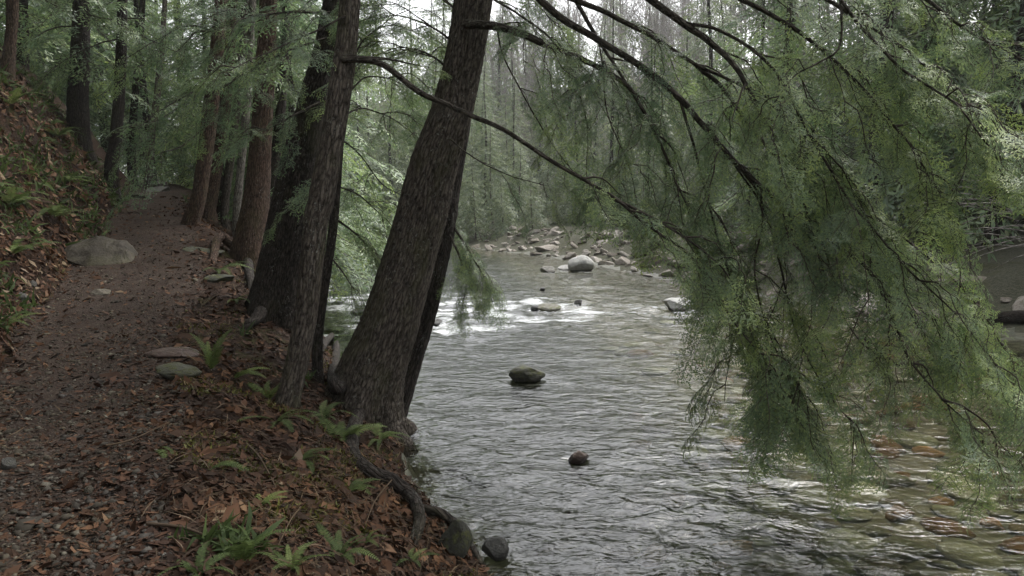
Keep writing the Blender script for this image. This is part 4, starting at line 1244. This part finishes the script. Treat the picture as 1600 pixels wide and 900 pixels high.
# cobbles of the river bed, shallow side
BEDM = [rock_mesh("stone", BED_STONES[i % 3], 300 + i, 2, 4, .12) for i in range(9)]
n_bed = 0
spots = []
while n_bed < 290:
    px, py = rs.uniform(930, 1650), rs.uniform(500, 925)
    if px < 1020 + (900 - py) * .28 and rs.random() < .75:
        continue
    d = (CAMZ + .25) / (-(ray(px, py)[2]))
    q = P(px, py, d)
    if region(q[0], q[1]) != 3:
        continue
    s = rs.uniform(.09, .27)
    if any((q[0] - a) ** 2 + (q[1] - b) ** 2 < (.75 * (s + c_)) ** 2 for a, b, c_ in spots):
        continue
    spots.append((q[0], q[1], s))
    k = rs.choice([0, 0, 0, 1, 2, 2]) + 3 * rs.integers(3)
    z = min(float(height(q[0], q[1])) + s * .1, -0.06 - s * .35)
    link("stone", BEDM[k], riverbed, (q[0], q[1], z), (0, 0, rs.uniform(0, 6)), (s * 1.3, s, s * .42))
    n_bed += 1

# ------------------------------------------------------------------ ferns
def frond_mesh(L, n, rnd, arch, w, tint):
    m_ = MB()
    s = np.linspace(0, 1, n)
    ax = np.stack([s * L * .9, .04 * L * np.sin(s * 3), L * (arch * s - arch * 1.35 * s ** 2)], -1)
    tube(m_, ax, np.linspace(.004, .001, n), 3, 0, tint=.25, cap=False)
    for i in range(2, n):
        f = i / n
        pl = w * L * min(1, (f - .02) * 6) * (1 - f) ** .55 + .008
        t_ = ax[i] - ax[i - 1]
        t_ /= np.linalg.norm(t_)
        for sg in (-1, 1):
            d = np.array([.35, sg, -.12]) + rnd.normal(0, .06, 3)
            d /= np.linalg.norm(d)
            hw = L / n * .42
            b_ = ax[i]
            q = np.array([b_ - t_ * hw * .7, b_ + d * pl * .35 - t_ * hw, b_ + d * pl, b_ + d * pl * .35 + t_ * hw, b_ + t_ * hw * .7])
            q[[1, 3], 2] += .006
            m_.add(q, tris=[[0, 1, 4], [1, 3, 4], [1, 2, 3]], mat=0, tint=np.clip(tint + rnd.uniform(-.15, .15), 0, 1))
    return m_.mesh("frond", FERN)


FR = [frond_mesh(1.0, 26, np.random.default_rng(400 + i), .35 + .1 * (i % 3), .17, .35 + .15 * (i % 4)) for i in range(6)]


def fern(label, px, py, size_px, n, az0=0, spread=math.pi * 2, tilt=(.2, .7), name="fern"):
    q, d = G(px, py)
    o = bpy.data.objects.new(name, None)
    col.objects.link(o)
    o.location = q + np.array([0, 0, -.01])
    o.empty_display_size = .1
    tag(o, label, "fern", "ferns on the bank and slope")
    L_ = size_px * d / FPX * .85
    for i in range(n):
        az = az0 + spread * ((i + rs.uniform(.2, .8)) / n - .5)
        s = L_ * rs.uniform(.8, 1.3)
        link("frond", FR[rs.integers(6)], o, (0, 0, 0), (rs.uniform(-.3, .3), -rs.uniform(*tilt), az), (s, s, s))
    return o


# azimuth 0 = towards picture right, -pi/2 = towards the viewer
fern("tall upright fern at the path edge beside the buried rock", 330, 578, 78, 6, 1.5, 5, (.8, 1.25))
fern("single pale fern frond on the leaf litter, nearest the path", 243, 702, 75, 2, -.75, .5, (.05, .2))
fern("low fern frond curving right over the brown leaves", 325, 735, 80, 2, -.25, .4, (.1, .3))
fern("fern with drooping fronds at the brink below the mossy clump", 430, 660, 85, 6, -.7, 3.5, (.1, .5))
fern("lush fern at the foot of the leaning hemlock", 535, 690, 95, 9, -.2, 6.2, (.2, .7))
fern("big fern at the bottom of the bank with many upright fronds", 375, 880, 105, 8, .6, 5, (.4, 1.0))
fern("fern cut by the bottom edge of the picture", 310, 897, 80, 6, .3, 6, (.3, .7))
fern("small fern halfway down the bank near the long root", 545, 770, 62, 6, .2, 4, (.2, .6))
fern("fern clump low on the bank below the long root", 530, 870, 80, 7, .2, 5, (.3, .7))
fern("small fern above the bottom edge beside the low clump", 570, 850, 55, 5, 0, 5, (.3, .7))
fern("fern frond beside the slender trunk's foot", 365, 592, 60, 4, -.1, 1.6, (.2, .5))
fern("yellowish fern tuft at the foot of the slender trunk", 420, 625, 60, 7, .5, 5, (.4, 1.0))
fern("fern drooping over the brink right of the pale frond", 470, 720, 75, 7, -.6, 4, (.1, .5))
fern("small fern on the brow of the bank under the mossy brink", 405, 790, 60, 6, -.4, 5, (.2, .6))
fern("fern beside the wet bank rock at the water", 640, 880, 60, 6, .2, 5, (.2, .6))
fern("fern under the leaning trunks at the waterline", 590, 690, 60, 6, -.2, 4, (.1, .5))
fern("dark green fern between slender trunk and leaning hemlock", 505, 655, 60, 7, 0, 6, (.2, .6))
fern("leafy fern at the bottom edge right of the big fern", 455, 892, 75, 7, .4, 5, (.3, .8))
fern("fern overhanging the roots of the rough brown trunk", 340, 425, 60, 6, -.6, 2.5, (.0, .4))
fern("fern below the exposed roots by the stout dark trunk", 365, 470, 55, 5, -.6, 2.5, (.0, .4))
fern("fern at the top of the leafy slope by the reddish trunk", 15, 165, 60, 7, 0, 6, (.2, .7))
fern("large fern on the slope at the picture's edge above the path", 15, 320, 80, 9, -.4, 5, (.1, .6))
fern("fern on the slope above the boulder", 85, 340, 80, 7, -.3, 4, (.1, .5))
fern("fern upslope of the boulder at the slope's middle", 95, 285, 60, 7, -.3, 5, (.1, .5))
fern("fern low on the slope left of the boulder", 20, 400, 80, 7, -.4, 5, (.1, .5))
fern("fern beside the path bend under the straight dark trunk", 262, 272, 48, 7, -.5, 5, (.1, .5))
fern("fern on the slope below the thick dark trunk", 90, 215, 50, 7, -.5, 5, (.1, .5))
fern("small fern by the path foot near the grey cobbles", 10, 510, 55, 5, -.3, 4, (.1, .5))

# ------------------------------------------------------------------ litter, gravel, moss, sticks
def scatter(n, keep, rmax, seed, rmin=1.6):
    r_ = np.random.default_rng(seed)
    out = np.zeros((0, 2))
    while len(out) < n:
        a = np.radians(r_.uniform(-46, 8, 4 * n))
        d = np.exp(r_.uniform(math.log(rmin), math.log(rmax), 4 * n))
        x, y = np.sin(a) * d, np.cos(a) * d
        k = keep(x, y, region(x, y), r_)
        out = np.vstack([out, np.stack([x, y], -1)[k]])
    return out[:n], r_


def normals(x, y):
    e = .04
    nx = -(height(x + e, y) - height(x - e, y)) / (2 * e)
    ny = -(height(x, y + e) - height(x, y - e)) / (2 * e)
    n = np.stack([nx, ny, np.ones_like(nx)], -1)
    return n / np.linalg.norm(n, axis=1)[:, None]


def place(pts, r_, tilt):
    n = normals(pts[:, 0], pts[:, 1]) + r_.normal(0, tilt, (len(pts), 3))
    n /= np.linalg.norm(n, axis=1)[:, None]
    a = r_.normal(size=(len(pts), 3))
    a -= (a * n).sum(1)[:, None] * n
    a /= np.linalg.norm(a, axis=1)[:, None]
    b = np.cross(n, a)
    z = height(pts[:, 0], pts[:, 1])
    return np.column_stack([pts, z]), a, b, n


def blades(name, pts, r_, tilt, shape, tris, size, lift, mat, label, tint, kind="stuff", cat=None):
    c_, a, b, n = place(pts, r_, tilt)
    s = (size(r_, len(pts)) * (1 + np.hypot(pts[:, 0], pts[:, 1]) / 16))[:, None]
    V_ = np.zeros((len(pts), len(shape), 3))
    cv = r_.uniform(-.3, 1.0, len(pts))[:, None]
    for i, (u, v, w) in enumerate(shape):
        V_[:, i] = c_ + (a * u + b * v + n * (w * cv)) * s + n * lift(r_, len(pts))[:, None] * 0.3
    V_ += (n * lift(r_, len(pts))[:, None])[:, None, :]
    k = len(shape)
    T = (np.arange(len(pts))[:, None, None] * k + np.array(tris)[None]).reshape(-1, 3)
    m_ = MB()
    m_.add(V_.reshape(-1, 3), tris=T, tint=np.repeat(tint(r_, len(pts), pts), k))
    return tag(link(name, m_.mesh(name, mat)), label, cat, None, kind)


leafshape = [(-1, 0, .15), (-.3, .42, .22), (.5, .3, .1), (1, 0, .35), (.5, -.34, .1), (-.3, -.42, .3), (0.1, 0, -.05)]
leaftris = [[0, 6, 1], [1, 6, 2], [2, 6, 3], [3, 6, 4], [4, 6, 5], [5, 6, 0]]
pts, r_ = scatter(46000, lambda x, y, g, r: ((g == 1) | (g == 2) | ((g == 0) & ((x > edges(x, y)[1] - 1.0 * r.random(len(x)) ** 1.6) | (x < edges(x, y)[0] + .6 * r.random(len(x)) ** 1.6)))) & (height(x, y) > .02), 24, 505)
blades("small_leaf_litter", pts, r_, .45, [(-1, 0, .1), (.1, .4, .3), (1, 0, .25), (0, -.42, .3)], [[0, 1, 2], [0, 2, 3]], lambda r, n: r.gamma(3., .0055, n) + .006, lambda r, n: r.uniform(.0, .014, n), LITTER,
       "crumbled brown leaves matted over bank and slope", lambda r, n, p: np.clip(r.beta(1.5, 2.6, n) + .25 * perlin(p[:, 0] * 1.5, p[:, 1] * 1.5), 0, 1), cat="leaf litter")
pts, r_ = scatter(22000, lambda x, y, g, r: g == 2, 22, 508, 6.0)
blades("slope_leaf_litter", pts, r_, .45, [(-1, 0, .1), (.1, .4, .3), (1, 0, .25), (0, -.42, .3)], [[0, 1, 2], [0, 2, 3]], lambda r, n: r.gamma(3., .007, n) + .01, lambda r, n: r.uniform(.0, .02, n), LITTER,
       "rust-brown fallen leaves lying over the slope above the path", lambda r, n, p: np.clip(.2 + r.beta(1.6, 2.0, n) + .25 * perlin(p[:, 0] * 1.2, p[:, 1] * 1.2), 0, 1), cat="leaf litter")
pts, r_ = scatter(12000, lambda x, y, g, r: g == 0, 20, 506)
blades("path_litter", pts, r_, .35, [(-1, 0, .1), (.1, .4, .3), (1, 0, .25), (0, -.42, .3)], [[0, 1, 2], [0, 2, 3]], lambda r, n: r.gamma(2.2, .0045, n) + .004, lambda r, n: r.uniform(.0, .006, n), LITTER,
       "small trodden leaf fragments on the gravel path", lambda r, n, p: r.beta(1.5, 2.0, n), cat="leaf litter")
pts, r_ = scatter(9000, lambda x, y, g, r: ((g == 1) | (g == 2) | ((g == 0) & (r.random(len(x)) < .06))) & (height(x, y) > .02), 12, 501)
blades("leaf_litter", pts, r_, .4, leafshape, leaftris, lambda r, n: r.gamma(4, .006, n) + .008, lambda r, n: r.uniform(.0, .014, n), LITTER,
       "brown fallen leaves covering the bank and slope", lambda r, n, p: np.clip(r.beta(1.6, 2.4, n) + .2 * perlin(p[:, 0] * 1.5, p[:, 1] * 1.5), 0, 1), cat="leaf litter")
stripshape = [(-1, -.035, 0), (0, -.03, .25), (1, 0, 0), (0, .03, .25)]
pts, r_ = scatter(9000, lambda x, y, g, r: ((g == 1) | ((g == 2) & (r.random(len(x)) < .6)) | ((g == 0) & (r.random(len(x)) < .12))) & (height(x, y) > .03), 14, 502)
blades("twig_litter", pts, r_, .3, stripshape, [[0, 1, 3], [1, 2, 3]], lambda r, n: r.uniform(.02, .11, n), lambda r, n: r.uniform(.004, .025, n), STICK,
       "fine dead twigs and needles strewn over the bank", lambda r, n, p: r.beta(1.5, 2, n), cat="leaf litter")
pts, r_ = scatter(14000, lambda x, y, g, r: (g == 0) | ((g == 1) & (r.random(len(x)) < .06)), 16, 503)
oc = [(1, 0, 0), (-1, .1, 0), (.1, .9, .1), (0, -.85, 0), (.05, 0, .75), (0, 0, -.5)]
c_, a, b, n = place(pts, r_, .3)
s = (r_.gamma(1.3, .0065, len(pts)) + .004)[:, None]
V_ = np.stack([c_ + (a * u * 1.2 + b * v + n * w * .8) * s * r_.uniform(.75, 1.25, (len(pts), 1)) + n * .002 for u, v, w in oc], 1)
T = (np.arange(len(pts))[:, None, None] * 6 + np.array([[0, 2, 4], [2, 1, 4], [1, 3, 4], [3, 0, 4], [2, 0, 5], [1, 2, 5], [3, 1, 5], [0, 3, 5]])[None]).reshape(-1, 3)
mb = MB()
mb.add(V_.reshape(-1, 3), tris=T, tint=np.repeat(r_.beta(1.5, 2.3, len(pts)), 6))
tag(link("gravel", mb.mesh("gravel", PEBBLE)), "grey and brown gravel strewn along the path", "gravel", None, "stuff")


def mossy(x, y, g, r):
    f = fbm(x * .9, y * .9, 3, 3)
    return ((g == 1) | (g == 2)) & (f > .22) & (height(x, y) > .1)


pts, r_ = scatter(26000, mossy, 14, 504)
blades("moss", pts, r_, .9, [(-.25, 0, 0), (.25, 0, 0), (.1, .1, 1.6)], [[0, 1, 2]], lambda r, n: r.uniform(.012, .03, n), lambda r, n: r.uniform(0, .01, n), MOSS,
       "yellow-green moss in patches on the bank and slope", lambda r, n, p: r.random(n), cat="moss")


def under(x, y, g, r):
    f = fbm(x * .7, y * .7, 8, 3)
    return (g == 2) & (f > -.05) | ((g == 1) & (f > .45) & (height(x, y) > .2))


pts, r_ = scatter(15000, under, 24, 507)
blades("undergrowth", pts, r_, .7, [(-.12, 0, 0), (.12, 0, 0), (.1, .5, .9), (-.08, .5, .9), (.0, 1.3, 1.1)], [[0, 1, 2], [0, 2, 3], [3, 2, 4]], lambda r, n: r.uniform(.03, .11, n), lambda r, n: r.uniform(0, .02, n), FERN,
       "low ferny undergrowth and weeds on the slope", lambda r, n, p: r.beta(1.3, 2.2, n) * .8, cat="undergrowth")


def stick(label, pts, r0, group="fallen sticks on the bank"):
    c_ = spline(np.array(pts), 24)
    base = c_[0].copy()
    m_ = MB()
    tube(m_, c_ - base, np.linspace(r0, r0 * .5, 24), 6, 0, tint=.55)
    o = link("fallen_stick", m_.mesh("fallen_stick", STICK, True), None, base)
    tag(o, label, "stick", group)


stick("pale thin stick leaning down the bank among brown leaves", [gp(470, 800, .03), gp(455, 828, .05), gp(435, 862, .03)], .006)
stick("pale twig arching over the long root on the bank", [gp(612, 770, .1), gp(588, 798, .08), gp(570, 830, .03)], .006)
stick("dark stick lying across the leaf litter above the bottom fern", [gp(230, 828, .03), gp(290, 838, .04), gp(345, 858, .03)], .011)
stick("dark thin stick lying by the path edge above the pale frond", [gp(165, 702, .02), gp(205, 695, .03), gp(265, 668, .04)], .008)
stick("grey crooked twig running down the mossy brink", [gp(385, 700, .03), gp(405, 725, .04), gp(425, 755, .02), gp(440, 790, .02)], .009)

# fallen tree and brush on the far right bank
q0 = np.array([over(1500, 19), 19.0, 0]); q0[2] = height(q0[0], q0[1])
FL = [P(1500, 465, 17.5), P(1545, 455, 17.3), P(1580, 452, 17.1), P(1650, 468, 16.8), P(1720, 480, 16.5)]
base = np.array([FL[2][0], FL[2][1], float(height(FL[2][0], FL[2][1]))])
log = tree_root("fallen_log", "dark fallen log with upturned stub lying on the far right bank", base, "log")
mb = MB()
FLg = [np.array([p[0], p[1], float(height(p[0], p[1])) + .13]) - base for p in FL]
tube(mb, spline(np.array(FLg), 40), np.linspace(.12, .17, 40), 14, 0, bark=.008, seed=3.3)
link("trunk", mb.mesh("trunk", BARK_DARK, True, True), log)
mb = MB()
tube(mb, spline(np.array([FLg[1], FLg[1] + [-.15, .1, .35], FLg[1] + [-.3, .2, .75]]), 14), np.linspace(.1, .04, 14), 8, 0)
link("stub", mb.mesh("stub", BARK_GREY, True, True), log)
rt = np.random.default_rng(900)
brush = tree_root("bare_brush", "tangle of bare grey branches hanging over the far right bank", G(1600, 440)[0], "brush")
bb = np.array(brush.location)
for k in range(26):
    x0, y0 = rt.uniform(1570, 1680), rt.uniform(290, 400)
    dd = rt.uniform(13, 17)
    n_ = rt.uniform(90, 190)
    an = rt.normal(.05, .25)
    c3 = [P(x0, y0, dd), P(x0 - n_ * .5, y0 + n_ * .5 * math.sin(an) - 8, dd + rt.uniform(-.3, .3)), P(x0 - n_, y0 + n_ * math.sin(an), dd + rt.uniform(-.6, .6))]
    mb = MB()
    tube(mb, spline(np.array(c3), 10) - bb, np.linspace(.014, .004, 10), 4, 0)
    link("branch", mb.mesh("branch", TWIG_GREY, True, True), brush)

tris = {}
for m_ in bpy.data.meshes:
    tris[m_.name.split(".")[0]] = tris.get(m_.name.split(".")[0], 0) + len(m_.loops) - 2 * len(m_.polygons)
print("TRIS", sum(tris.values()), sorted(tris.items(), key=lambda t: -t[1])[:12])

# ------------------------------------------------------------------ damp air over the valley
hz = bpy.data.materials.new("haze_air")
hz.use_nodes = True
hn = hz.node_tree.nodes
hn.clear()
ho = hn.new("ShaderNodeOutputMaterial")
hv = hn.new("ShaderNodeVolumePrincipled")
hv.inputs["Color"].default_value = (0.9, 0.92, 0.92, 1)
hv.inputs["Density"].default_value = 0.0005
hv.inputs["Anisotropy"].default_value = 0.2
hz.node_tree.links.new(hv.outputs[0], ho.inputs["Volume"])
mb = MB()
hx, hy0, hy1, hz0, hz1 = 430, -430, 430, -3.0, 75.0
mb.add([(-hx, hy0, hz0), (hx, hy0, hz0), (hx, hy1, hz0), (-hx, hy1, hz0), (-hx, hy0, hz1), (hx, hy0, hz1), (hx, hy1, hz1), (-hx, hy1, hz1)],
       quads=[(0, 3, 2, 1), (4, 5, 6, 7), (0, 1, 5, 4), (1, 2, 6, 5), (2, 3, 7, 6), (3, 0, 4, 7)])
tag(link("haze", mb.mesh("haze", hz)), "thin damp haze filling the river valley", "haze", None, "stuff")
